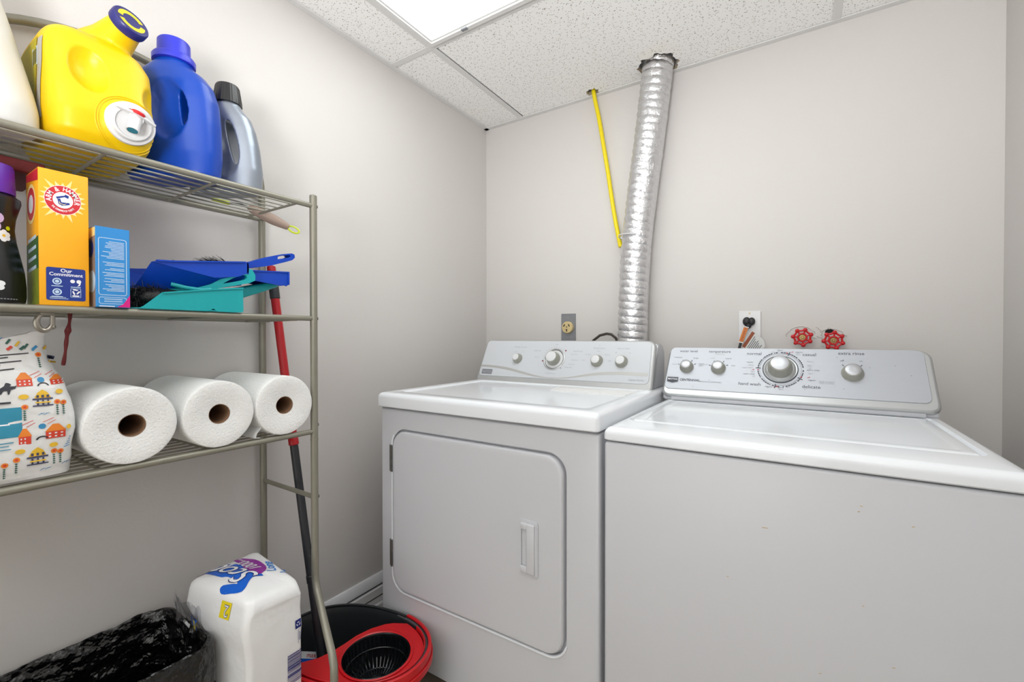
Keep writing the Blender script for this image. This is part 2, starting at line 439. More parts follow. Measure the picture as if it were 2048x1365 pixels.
# ================================================================ the setting
def slab(name, lo, hi, m, kind='structure'): return put(M().box(lo, hi, m), name, kind=kind)
slab('floor', (XL-.1, YF-.1, -.1), (XR+.1, YB+.1, 0), floor_m)
slab('wall_left', (XL-.1, YF, 0), (XL, YB, H+.3), wall_m)
slab('wall_right', (XR, YF, 0), (XR+.1, YB, H+.3), wall_r)
slab('wall_front', (XL-.1, YF-.1, 0), (XR+.1, YF, H+.3), wall_m)
slab('wall_back', (XL-.1, YB, 0), (XR+.1, YB+.1, H+.3), wall_m)
b = M()
prof = [(0, 0), (.026, 0), (.026, .055), (.022, .060), (.022, .066), (.020, .078), (.020, .112), (.017, .116), (.017, .121), (.014, .150), (.008, .159), (0, .159)]
b.ext([(p[0], p[1]) for p in prof], (XL, YF, 0), (1, 0, 0), (0, 0, 1), (0, YB-YF, 0), trim_m)
for z, d in ((.083, .0206), (.1225, .0176)): b.box((XL, YF, z-.002), (XL+d+.0004, YB, z+.0016), mat('groove_shadow_gap', (70, 70, 72), .8))
put(b, 'baseboard_left', kind='structure')
b = M(); b.ext(prof, (XR, YF, 0), (-1, 0, 0), (0, 0, 1), (0, YB-YF, 0), trim_m); put(b, 'baseboard_right', kind='structure')
b = M(); b.ext(prof, (XL+.03, YB, 0), (0, -1, 0), (0, 0, 1), (XR-XL-.06, 0, 0), trim_m); put(b, 'baseboard_back', kind='structure')

def ragged(cx, cy, rx, ry, n, amp, seed, clip):
    out = []
    for i in range(n):
        a = 2*PI*i/n; k = 1+amp*noise.noise(V((math.cos(a)*2+seed, math.sin(a)*2, seed)))+.06*math.sin(a*9+seed)+.05*math.sin(a*17)
        out.append((cx+rx*k*math.cos(a), min(cy+ry*k*math.sin(a), clip)))
    return out
ceil = put(M().box((XL-.1, YF, H+.26), (XR+.1, YB, H+.3), dark), 'ceiling', kind='structure')
GX = [XL, -1.122, .093, XR]; GY = [YB, 1.209, .599, -.011, -.621, -1.231, -1.841, YF]
for j in range(len(GY)-1):
    for i in range(3):
        if i == 1 and j in (1, 4): continue
        x0, x1, y1, y0 = GX[i], GX[i+1], GY[j], GY[j+1]
        t = M(); a, c = (x0+.004, x1-.004) if not (i == 1 and j == 0) else (x0+.0155, x1-.004)
        holes = []
        if i == 1 and j == 0:
            holes = [ragged(-.470, 1.768, .071, .074, 44, .25, 1.3, 1.826), ragged(-.752, 1.806, .026, .026, 26, .3, 4.1, 1.828)]
        t.ext([(a, y0+.004), (c, y0+.004), (c, y1-.003), (a, y1-.003)], (0, 0, H+.004), (1, 0, 0), (0, 1, 0), (0, 0, .016), tile_m, holes, crumb)
        put(t, 'ceiling_tile', ceil)
gb = M()
for y in GY[1:-1]: gb.box((XL+.01, y-.012, H-.001), (XR-.01, y+.012, H+.003), grid_m, .0008, 1); gb.box((XL+.01, y-.001, H+.003), (XR-.01, y+.001, H+.03), grid_m)
put(gb, 'grid_runner', ceil)
gb = M()
for x in GX[1:-1]: gb.box((x-.012, YF, H-.0005), (x+.012, YB-.01, H+.0033), grid_m, .0008, 1); gb.box((x-.001, YF, H+.003), (x+.001, YB, H+.03), grid_m)
put(gb, 'grid_tee', ceil)
gb = M(); wv = .022
gb.box((XL, YF, H-.0015), (XL+wv, YB, H+.0032), grid_m, .0006, 1); gb.box((XR-wv, YF, H-.0015), (XR, YB, H+.0032), grid_m, .0006, 1)
gb.box((XL, YB-wv, H-.0015), (XR, YB, H+.0032), grid_m, .0006, 1); gb.box((XL, YF, H-.0015), (XR, YF+wv, H+.0032), grid_m, .0006, 1)
put(gb, 'wall_angle', ceil)
# thin shadow reveal line under the angle
def troffer(y1, y0, label):
    x0, x1 = -1.122, .093
    t = thing('ceiling_light', label, 'ceiling light', ((x0+x1)/2, (y0+y1)/2, H))
    f = M(); w_, h_ = x1-x0-.02, y1-y0-.02
    f.ext(rrect(w_, h_, .004, 2), ((x0+x1)/2, (y0+y1)/2, H-.004), (1, 0, 0), (0, 1, 0), (0, 0, .03), grid_m, [rrect(w_-.046, h_-.046, .003, 2)])
    f.ext(rrect(w_-.004, h_-.004, .004, 2), ((x0+x1)/2, (y0+y1)/2, H-.010), (1, 0, 0), (0, 1, 0), (0, 0, .007), grid_m, [rrect(w_-.034, h_-.034, .003, 2)])
    f.box((x0+.01, y0+.01, H+.09), (x1-.01, y1-.01, H+.1), grid_m)
    put(f, 'frame', t)
    d = M(); d.box((x0+.03, y0+.03, H+.003), (x1-.03, y1-.03, H+.007), emit_m); put(d, 'diffuser', t)
    for xx in (-.95, -.10):
        l = M(); l.box((xx-.012, y1-.03, H-.0125), (xx+.012, y1-.018, H-.008), greyp, .001); put(l, 'latch', t)
troffer(1.209, .599, 'recessed ceiling light with white frame and prismatic diffuser above the dryer')
troffer(-.621, -1.231, 'added unseen recessed ceiling light behind the viewer, filling the room with light')  # second fixture added out of view to light the room from behind

# ================================================================ wall fittings
def dryer_outlet():
    c = (-.880, YB, Z(.033))
    t = thing('dryer_outlet', 'old steel plate with a round ivory three-slot power socket above the dryer', 'outlet', (c[0], YB, Z(-.03)))
    m = M(); m.ext(rrect(.070, .150, .003), (c[0], YB-.001, Z(.027)), (1, 0, 0), (0, 0, 1), (0, -.004, 0), metalp); put(m, 'cover_plate', t)
    m = M(); y = YB-.005
    m.lathe([(.0265, 0), (.0265, .012), (.024, .0145), (.0, .0150)], (c[0], y, Z(.040)), (0, -1, 0), ivory, 36); put(m, 'socket', t, label='round ivory socket')
    pr = Print(plane((c[0], y-.0152, Z(.040)), (1, 0, 0), (0, 0, 1)))
    pr.line(-.017, .004, -.010, .013, .005, blk).line(.007, .014, .013, .004, .005, blk).disc(-.001, .002, .0028, blk, 1, 12)
    pr.line(-.001, -.009, -.001, -.019, .005, blk).line(-.006, -.010, .002, -.010, .004, blk)
    put(pr.m, 'slots', t)
    for dz in (.085, -.008):
        m = M(); m.lathe([(.003, 0), (.003, .0015), (0, .002)], (c[0], YB-.005, Z(dz)), (0, -1, 0), steel, 12); put(m, 'screw', t)
dryer_outlet()
def washer_outlet():
    cx = -.1565
    t = thing('wall_outlet', 'white plastic outlet plate on the wall behind the washer', 'outlet', (cx, YB, Z(-.03)))
    m = M(); m.loft([[V((cx+a, YB-d, Z(.034)+b_)) for a, b_ in rrect(w_, h_, .003)] for d, w_, h_ in ((0, .072, .116), (.004, .072, .116), (.006, .068, .112))], whp); put(m, 'cover_plate', t)
    m = M(); m.ext(rrect(.034, .067, .002), (cx, YB-.006, Z(.034)), (1, 0, 0), (0, 0, 1), (0, -.0015, 0), whp); put(m, 'receptacle', t)
    m = M(); m.lathe([(.003, 0), (.003, .001), (0, .0018)], (cx, YB-.006, Z(.083)), (0, -1, 0), ivory, 12); put(m, 'screw', t)
    # power cord
    t = thing('power_cord', 'black plug and cord hanging with an orange warning sleeve and white tag', 'power cord', (cx, YB-.03, Z(-.06)))
    m = M()
    m.ball(P(cx-.008, YB-.022, .053), .0155, rubber, (.85, .95, 1.05)); m.ball(P(cx+.008, YB-.020, .053), .014, rubber, (.8, .9, 1.05)); m.box(P(cx-.014, YB-.015, .040), P(cx+.014, YB-.0075, .064), rubber, .003)
    m.ball(P(cx-.003, YB-.022, .040), .011, rubber, (1, .9, 1.2)); put(m, 'plug', t)
    m = M(); pth = [P(cx-.008, YB-.026, .035), P(cx-.016, YB-.034, .004), P(cx-.026, YB-.04, -.028), P(cx-.034, YB-.045, -.062), P(cx-.03, YB-.05, -.10)]
    m.tube(pth, .0045, rubber, 10); put(m, 'cord', t)
    # sleeve
    m = M(); d = (pth[2]-pth[0]).normalized(); side = d.cross(V((0, -1, 0))).normalized()
    o = pth[0]*.95+pth[2]*.05+V((0, -.006, 0)); L_ = .055
    q = Print(lambda a, b_, l: o+d*(-b_)+side*a+V((0, -1, 0))*(l+.002))
    m.ext([(-.007, 0), (.007, 0), (.007, -L_), (-.007, -L_)], o, side, -d, V((0, -.002, 0)), otag); 
    m.ext([(-.009, -L_), (.009, -L_), (.009, -L_-.004), (-.009, -L_-.004)], o, side, -d, V((0, -.002, 0)), wtag)
    m.ext([(-.009, .003), (.009, .003), (.009, -.001), (-.009, -.001)], o, side, -d, V((0, -.002, 0)), wtag)
    put(m, 'warning_sleeve', t, label='orange warning sleeve')
    q = Print(lambda a, b_, l: o+d*b_+side*a+V((0, -1, 0))*(l+.002)); q.text('WARNING', 0, L_/2, .0125, btag, .02, PI/2, .9); put(q.m, 'sleeve_lettering', t)
    m = M(); o2 = P(cx+.002, YB-.048, -.024); ux = V((.80, .05, .60)).normalized(); ux = V((.62, 0, -.78)); uy = V((.78, 0, .62))
    pts = [(0, -.036), (.050, -.036), (.060, -.024), (.060, .004), (.048, .018), (.020, .027), (0, .028)]
    o2 = P(-.158, YB-.055, -.006); ux = V((.86, 0, -.51)); uy = V((.51, 0, .86))
    m.ext(pts, o2, ux, uy, (0, -.0015, 0), wtag); put(m, 'tag', t, label='white printed caution tag')
    q = Print(lambda a, b_, l: o2+ux*a+uy*b_+V((0, -.0015-l, 0)))
    q.shape([(.0, -.035), (.011, -.035), (.011, .026), (.0, .027)], btag)
    for k in range(7): q.line(.017+k*.0055, -.030, .017+k*.0055, .016-k*.0025-(k % 3)*.004, .0020, inkd)
    put(q.m, 'tag_lettering', t)
washer_outlet()
def valve_wheel(cx, cz, spin, label):
    t = thing('water_valve', label, 'valve', (cx, YB, cz-.02), 'water shut-off valves')
    y = YB-.034; c = V((cx, y, cz)); n = 7; m = M()
    R = .0265
    pts = [c+V((math.cos(spin+2*PI*i/n)*R, 0, math.sin(spin+2*PI*i/n)*R)) for i in range(n)]
    for i in range(n):
        a, b_ = pts[i], pts[(i+1) % n]; mid = (a+b_)/2*.94+c*.06
        m.tube([a, mid, b_], .0032, valve, 8); m.tube([a, a*.4+c*.6], .0028, valve, 8); m.ball(a, .0068, valve, (1, .75, 1), n=2)
    m.tube([c+V((math.cos(a)*.0125, 0, math.sin(a)*.0125)) for a in [2*PI*i/20 for i in range(20)]], .0032, valve, 8, closed=True)
    put(m, 'handwheel', t)
    m = M(); m.cyl(c+V((0, .03, 0)), c+V((0, -.002, 0)), .0062, brass, 14); m.lathe([(.0048, 0), (.0048, .004), (.003, .006), (0, .006)], c+V((0, -.002, 0)), (0, -1, 0), brass, 6); m.cyl(c+V((0, .034, 0)), c+V((0, .018, 0)), .0105, brass, 6)
    put(m, 'stem', t, label='brass valve stem and nut')
valve_wheel(.004, Z(-.004), .35, 'seven-knobbed red wheel valve standing clear of the wall, nearer the outlet')
valve_wheel(.090, Z(-.014), -.35, 'seven-knobbed red wheel valve with the black hole in the wall behind it')
m = M(); m.ext(ragged(.081, .016, .013, .010, 20, .3, 2.2, 9), (0, YB-.0008, CZ), (1, 0, 0), (0, 0, 1), (0, -.001, 0), dark)
pp = M()
for a0, a1, cx, cz, r in ((.5, 2.9, .0, -.012, .046), (-.3, .9, .02, .0, .04), (.4, 2.2, .085, -.02, .045)):
    pp.tube([P(cx+math.cos(a0+(a1-a0)*i/14)*r*(1+.08*math.sin(i*2.1)), YB-.001, cz+math.sin(a0+(a1-a0)*i/14)*r) for i in range(15)], [.0008+.0012*abs(math.sin(i*1.7)) for i in range(15)], plaster, 6)
for i in range(9): pp.ball(P(.03+.006*i+.004*math.sin(i*3), YB-.001, .012-.006*i+.01*math.sin(i*5)), .0035, plaster, (1.3, .5, .8), n=1)
wb = bpy.data.objects['wall_back']
put(pp, 'plaster_patch', wb); put(m, 'pipe_hole', wb)
m = M(); m.tube([P(-.775, 1.80, -.06), P(-.745, 1.80, -.018), P(-.715, 1.80, .004), P(-.685, 1.80, .011), P(-.665, 1.80, .008), P(-.645, 1.80, -.008), P(-.625, 1.80, -.06), P(-.62, 1.81, -.3)], .0055, brcord, 10)
put(m, 'appliance_cord', loc=P(-.69, 1.8, -.06), label='dark brown cord looping up behind the dryer console', cat='cord')

# ---- duct
def smooth_path(pts, n):
    out = []; k = len(pts)-1
    for i in range(n+1):
        t = i/n*k; j = min(int(t), k-1); u = t-j
        p0, p1, p2, p3 = pts[max(j-1, 0)], pts[j], pts[j+1], pts[min(j+2, k)]
        out.append(.5*((2*p1)+(p2-p0)*u+(2*p0-5*p1+4*p2-p3)*u*u+(3*p1-p0-3*p2+p3)*u*u*u))
    return out
DP = [P(-.560, 1.765, -.70), P(-.563, 1.767, -.40), P(-.565, 1.770, -.014), P(-.562, 1.77, .146), P(-.552, 1.77, .344), P(-.531, 1.77, .538), P(-.494, 1.77, .823), P(-.468, 1.768, 1.04), P(-.455, 1.768, 1.16)]
def duct():
    pts = smooth_path(DP, 620); m = M(); nseg = 56; rings = []; L_ = 0; prev = pts[0]; x = V((1, 0, 0)); pit = .0285
    for i, p in enumerate(pts):
        L_ += (p-prev).length; t = (pts[min(i+1, len(pts)-1)]-pts[max(i-1, 0)]).normalized(); prev = p
        x = (x-t*x.dot(t)).normalized(); y = t.cross(x); ring = []
        for j in range(nseg):
            a = 2*PI*j/nseg; u = (L_/pit+j/nseg) % 1.0
            bulge = math.sin(u*PI)**.4; q = .0532+.0050*bulge
            dv = V((math.cos(a)*3.2, math.sin(a)*3.2, L_*38)); q += .0016*noise.noise(dv)*(.3+bulge)+.0009*noise.noise(dv*2.7)
            ring.append(p+(x*math.cos(a)+y*math.sin(a))*q)
        rings.append(ring)
    m.loft(rings, foil); put(m.data('dryer_vent_duct', 50), 'vent_duct', loc=P(-.56, 1.767, -.70), label='crinkled silver foil duct rising from behind the dryer into the ceiling', cat='duct')
duct()
m = M(); gp = [P(-.755, 1.80, 1.17), P(-.747, 1.808, 1.037), P(-.728, 1.818, .93), P(-.708, 1.82, .81), P(-.690, 1.822, .70), P(-.674, 1.822, .594), P(-.658, 1.820, .50), P(-.636, 1.812, .40), P(-.629, 1.81, .37)]
m.tube(smooth_path(gp, 40), .0088, gasy, 12); put(m, 'gas_line', loc=gp[-1], label='yellow flexible gas line hanging from the small hole in the ceiling tile', cat='pipe')
m = M(); c0 = V((-.5575, 1.770, Z(.40))); cc = []
for i in range(48):
    a = 2*PI*i/48; e = .0605+(.018*max(0, math.cos(a-PI*.86))**14 if 1 else 0); cc.append(c0+V((math.cos(a)*e, math.sin(a)*e, .006*math.cos(a-2.8))))
m.tube(cc, .0022, whp, 6, closed=True); m.box(cc[20]-V((.005, .005, .004)), cc[20]+V((.004, .004, .005)), whp, .001)
put(m, 'cable_tie', loc=c0, label='white cable tie strapping the yellow gas line to the foil duct', cat='cable tie')

# ================================================================ appliances
def slab_rings(m, x0, x1, y0, y1, z0, z1, r, mt, rec=None, cr=.012):
    """pressed enamel top: rounded edge, optional shallow recess rec=(left, right, front, back, depth)"""
    cx, cy, w_, h_ = (x0+x1)/2, (y0+y1)/2, x1-x0, y1-y0
    R = []
    def ring(ins, z, q=None): R.append([V((a, b, z)) for a, b in rrect(w_-2*ins, h_-2*ins, max(q if q is not None else cr-ins*.3, .002), 5, cx, cy)])
    ring(.004, z0); ring(.0, z0+.003)
    for k in range(6):
        a = PI/2*k/5; ring(r*(1-math.cos(a)), z1-r+r*math.sin(a))
    if rec:
        l, rr_, f, bk, d = rec
        def ring2(e, z, q): R.append([V((a, b, z)) for a, b in rrect(w_-l-rr_-2*e, h_-f-bk-2*e, q, 5, cx+(l-rr_)/2, cy+(f-bk)/2)])
        ring2(0, z1, .02); ring2(.003, z1-d*.4, .018); ring2(.006, z1-d, .016); 
    m.loft(R, mt)
def console(t, x0, x1, b0, b1, yback, zdeck, pan, ptm, name):
    """sloping control console: silver bezel, face panel, white housing behind"""
    b0, b1 = V((0, b0[0], Z(b0[1]))), V((0, b1[0], Z(b1[1]))); wv = (b1-b0); Ln = wv.length; wv.normalize(); nv = V((0, -wv.z, wv.y)); ux = V((1, 0, 0))
    if nv.y > 0: nv = -nv
    cx, W_ = (x0+x1)/2, x1-x0
    f = lambda a, b, l: V((a, 0, 0))+b0+wv*b+nv*l
    m = M(); R = []
    rad = (.022, .022, .026, .026)
    taper = .006
    def rg(w_, h_, l, ra): 
        out = []
        for a, b in rrect(w_, h_, ra, 8, 0, Ln/2): out.append(f(cx+a*(1-2*taper/W_*(b/Ln)), b, l))
        return out
    R = [rg(W_-.006, Ln-.006, -.036, rad), rg(W_, Ln, -.030, rad), rg(W_, Ln, -.008, rad), rg(W_-.002, Ln-.002, -.004, rad), rg(W_-.008, Ln-.008, -.001, (.019,)*2+(.023,)*2), rg(W_-.014, Ln-.014, 0, (.017,)*2+(.021,)*2)]
    m.loft(R, ap_trim); put(m, 'bezel', t, label='silver console bezel')
    l, r_, bt, tp = pan; m = M(); pw, ph = W_-l-r_, Ln-bt-tp; pcx = cx+(l-r_)/2; pcy = bt+ph/2
    def rp(w_, h_, lv, q): return [f(pcx+a*(1-2*taper/W_*(b/Ln)), b, lv) for a, b in rrect(w_, h_, q, 8, 0, pcy)]
    m.loft([rp(pw, ph, -.004, .016), rp(pw, ph, .0012, .016), rp(pw-.002, ph-.002, .0022, .015)], ptm); put(m, 'control_panel', t)
    # housing (side profile)
    zt = b1.z-.012
    pf = [(b0.y+.012, b0.z+.006), (b1.y+.008, b1.z-.014), (b1.y+.03, zt), (yback-.03, zt-.004), (yback, zt-.03), (yback, zdeck), (b0.y+.012, zdeck)]
    m = M(); m.ext(pf, (x0+.004, 0, 0), (0, 1, 0), (0, 0, 1), (W_-.008, 0, 0), ap_body); 
    bmesh.ops.remove_doubles(m.bm, verts=m.bm.verts, dist=1e-5); bmesh.ops.bevel(m.bm, geom=[e for e in m.bm.edges], offset=.004, segments=2, affect='EDGES'); put(m, 'housing', t)
    m = M(); m.box((x0+.03, b0.y+.006, zdeck+.0005), (x1-.03, b0.y+.03, b0.z+.004), ap_body, .002); put(m, 'base_strip', t)
    return f
def knob(t, f, a, b, r0, r1, h, capm, side=sage, base=None, label=None):
    m = M(); o = f(a, b, .0022); n = (f(0, 0, 1)-f(0, 0, 0)).normalized()
    m.lathe([(r0*1.05, 0), (r0*1.05, .0012), (r0, .002), (r0*.98, h*.35), (r1*1.12, h*.8), (r1*1.08, h*.95), (r1*.98, h)], o, n, side, 40, lambda a_, h_: 1+.006*math.cos(a_*24))
    k = put(m, 'knob', t, label=label)
    m = M(); m.lathe([(r1*.97, h-.001), (r1*.97, h+.0006), (r1*.9, h+.0012), (r1*.3, h+.0009), (0, h+.0008)], o, n, capm, 40); put(m, 'knob_cap', k)

def make_dryer():
    x0, x1, yf, yb, zt = -1.124, -.3865, .975, 1.66, Z(-.2205)
    t = thing('dryer', 'white front-loading clothes dryer with a left-hinged door, beside the left wall', 'dryer', ((x0+x1)/2, (yf+yb)/2, 0))
    zb = Z(-.993)
    m = M(); m.box((x0, yf+.014, zb), (x1, yb, zt-.003), ap_body, .012, 3)
    put(m, 'cabinet', t)
    # front panel with the door opening
    dx0, dx1, dz0, dz1 = -1.067, -.471, Z(-.786), Z(-.284); dcx, dcz = (dx0+dx1)/2, (dz0+dz1)/2
    m = M(); ow = [(x0, zb), (x1, zb), (x1, zt-.004), (x0, zt-.004)]
    m.ext(ow, (0, yf+.022, 0), (1, 0, 0), (0, 0, 1), (0, -.022, 0), ap_body, [rrect(dx1-dx0, dz1-dz0, (.052,)*4, 12, dcx, dcz)])
    ed = []
    for e in m.bm.edges:
        a, b = e.verts[0].co, e.verts[1].co
        if abs(a.x-b.x) < 1e-5 and abs(a.z-b.z) > .5 and a.y < yf+.001 and b.y < yf+.001: ed.append(e)
        if abs(a.z-b.z) < 1e-5 and abs(a.x-b.x) > .5 and a.y < yf+.001 and a.z > Z(-.3): ed.append(e)
    bmesh.ops.bevel(m.bm, geom=ed, offset=.010, segments=4, affect='EDGES', profile=.5)
    put(m, 'front_panel', t)
    # raised bead around left and bottom of the opening, door
    m = M(); rp_ = rrect(dx1-dx0+.006, dz1-dz0+.006, .055, 14, dcx-.001, dcz-.001); n_ = 15
    seq = [rp_[k % len(rp_)] for k in range(3*n_+8, 4*n_)]+[rp_[k] for k in range(0, 2*n_-2)]
    m.tube([V((a, yf-.0012, b)) for a, b in seq], [.0012]+[.0032]*(len(seq)-2)+[.0012], ap_top, 10); put(m, 'opening_bead', t)
    m = M(); R = []; ins0 = .0052
    for ins, y in ((0, yf+.02), (0, yf-.0005), (.001, yf-.0035), (.004, yf-.0065), (.010, yf-.0072)):
        R.append([V((a, y, b)) for a, b in rrect(dx1-dx0-2*(ins+ins0), dz1-dz0-2*(ins+ins0), .050-ins, 14, dcx-.0022, dcz-.0022)])
    m.loft(R, ap_body, True, True); door = put(m, 'door', t)
    m = M(); m.ext(rrect(dx1-dx0+.03, dz1-dz0+.03, .05), (dcx, yf+.0225, dcz), (1, 0, 0), (0, 0, 1), (0, .001, 0), dark); put(m, 'door_seal', t)
    # recessed pull handle
    hx, hz, hw, hh = -.5725, Z(-.532), .056, .140; y = yf-.0072
    m = M()
    m.ext(rrect(hw, hh, .007), (hx, y, hz), (1, 0, 0), (0, 0, 1), (0, -.003, 0), ap_body, [rrect(hw-.010, hh-.014, .006)])
    m.ext(rrect(hw-.004, hh-.006, .006), (hx, y-.0005, hz), (1, 0, 0), (0, 0, 1), (0, -.0042, 0), ap_body, [rrect(hw-.018, hh-.022, .006, 6, -.001)])
    hd = put(m, 'handle', door)
    m = M(); m.box((hx-hw/2+.006, y-.0002, hz-hh/2+.008), (hx+hw/2-.006, y+.0008, hz+hh/2-.008), ap_body)
    m.box((hx-.004, y-.010, hz-hh/2+.007), (hx+.020, y-.001, hz+hh/2-.007), ap_body, .004, 3)
    m.box((hx-.022, y-.008, hz+hh/2-.024), (hx-.002, y-.001, hz+hh/2-.007), ap_body, .003, 2); m.box((hx-.022, y-.008, hz-hh/2+.007), (hx-.002, y-.001, hz-hh/2+.024), ap_body, .003, 2)
    put(m, 'handle_grip', door)
    for zc in (-.379, -.675):
        m = M(); m.box((dx0-.013, yf-.0045, Z(zc-.041)), (dx0-.0035, yf-.001, Z(zc+.041)), hinge_m, .0006, 1)
        m.cyl((dx0-.003, yf-.006, Z(zc-.041)), (dx0-.003, yf-.006, Z(zc+.041)), .0035, hinge_m, 10)
        for k in (-.028, 0, .028): m.ball((dx0-.0085, yf-.0045, Z(zc+k)), .002, hinge_m, (1, .5, 1), n=1)
        put(m, 'hinge', t, label='steel door hinge')
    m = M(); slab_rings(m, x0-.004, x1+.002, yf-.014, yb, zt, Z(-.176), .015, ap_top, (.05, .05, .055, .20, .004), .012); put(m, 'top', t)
    m = M(); zz = Z(-.1795)
    m.loft([[V((a, b, z)) for a, b in pts] for z, pts in ((zz-.001, [(-.700, 1.325), (-.445, 1.325), (-.430, 1.425), (-.722, 1.425)]), (zz+.0025, [(-.700, 1.325), (-.445, 1.325), (-.430, 1.425), (-.722, 1.425)]), (zz+.0045, [(-.692, 1.332), (-.452, 1.332), (-.438, 1.418), (-.712, 1.418)]))], mat('lint_door_white', (232, 232, 231), .3)); put(m, 'lint_screen_door', t, label='off-white lint screen door')
    for xx in (x0+.04, x1-.04):
        for yy in (yf+.05, yb-.05):
            m = M(); m.cyl((xx, yy, 0), (xx, yy, zb+.004), .018, rubber, 12); put(m, 'foot', t)
    f = console(t, -1.122, -.405, (1.464, -.186), (1.545, -.0135), 1.645, Z(-.1765), (.009, .013, .030, .006), ap_panel, 'dryer')
    for a, r0, r1 in ((-.942, .0195, .0135), (-.610, .0215, .0155), (-.520, .0215, .0155)): knob(t, f, a, .107, r0, r1, .020, capw)
    m = M(); n = (f(0, 0, 1)-f(0, 0, 0)).normalized()
    m.lathe([(.044, 0), (.044, .002), (.0405, .004), (.0385, .003), (.0385, .001)], f(-.781, .109, .002), n, ap_trim, 48, cap0=False, cap1=False)
    m.lathe([(.0385, .001), (.0365, .001)], f(-.781, .109, .002), n, blk, 48, cap0=False, cap1=False)
    m.lathe([(.0368, .001), (.0362, .0025), (.0, .003)], f(-.781, .109, .002), n, capw, 48, cap0=False); put(m, 'dial_ring', t)
    knob(t, f, -.781, .109, .0265, .0205, .030, capw, label='large timer knob')
    g = Print(lambda a, b, l: f(a, b, .0022+l))
    # swoosh
    cs = [(-1.112, .071, .0040), (-1.06, .0705, .0046), (-1.0, .066, .0052), (-.95, .058, .0052), (-.90, .048, .0044), (-.85, .039, .0032), (-.80, .0345, .0018), (-.75, .0345, .0018), (-.70, .040, .0026), (-.65, .050, .0040), (-.60, .0585, .0052), (-.55, .063, .0058), (-.50, .0645, .0060), (-.424, .0635, .0060)]
    sp = smooth_path([V((a, b, w_)) for a, b, w_ in cs], 60); bmv = [(g.pt(p.x, p.y-p.z, ), g.pt(p.x, p.y+p.z)) for p in sp]
    sw = mat('swoosh_grey', (184, 184, 182), .35, metal=.4)
    for p, q in zip(bmv, bmv[1:]): g.m.face([p[0], q[0], q[1], p[1]], sw)
    g.lv += 1
    g.rr(-1.074, .047, .052, .0215, .004, greyp); g.text('MAYTAG', -1.074, .047, .0125, inkl, .0, 0, .9)
    for a, s_ in ((-.942, 'Wrinkle Control'), (-.610, 'Temperature'), (-.520, 'Push to Start')):
        g.text(s_, a, .157, .0085, inkl)
    g.text('i', -.942, .168, .009, inkl).text('i', -.610, .169, .009, inkl)
    for a, b, s_ in ((-.958, .136, 'off'), (-.924, .137, 'on'), (-.862, .142, 'TIMED DRY'), (-.690, .143, 'SENSOR DRY'), (-.703, .131, 'More Dry'), (-.696, .108, 'Preferred'), (-.706, .091, 'Less Dry'), (-.716, .079, 'Damp Dry'), (-.858, .116, 'Air Dry'), (-.785, .052, 'Wrinkle Prevent'), (-.782, .170, 'time'), (-.648, .132, 'Air Only'), (-.662, .109, 'Low'), (-.575, .132, 'Medium'), (-.563, .109, 'High'), (-.610, .146, 'Low'), (-.545, .141, 'off'), (-.495, .141, 'on')):
        g.text(s_, a, b, .0066, inkl)
    for i in range(9):
        a = math.radians(150-i*12); g.line(-.781+math.cos(a)*.047, .109+math.sin(a)*.047, -.781+math.cos(a)*.053, .109+math.sin(a)*.053, .0008, inkl)
    g.disc(-.740, .145, .0032, mat('mark_red', (120, 20, 40), .5), 1, 8).disc(-.829, .101, .0032, mat('mark_red', (120, 20, 40), .5), 1, 8).line(-.750, .078, -.744, .072, .0015, inkd)
    g.text('Legacy Series', -.462, .043, .0095, inkl, 0, 0, 1, .4)
    put(g.m, 'panel_lettering', t)
make_dryer()

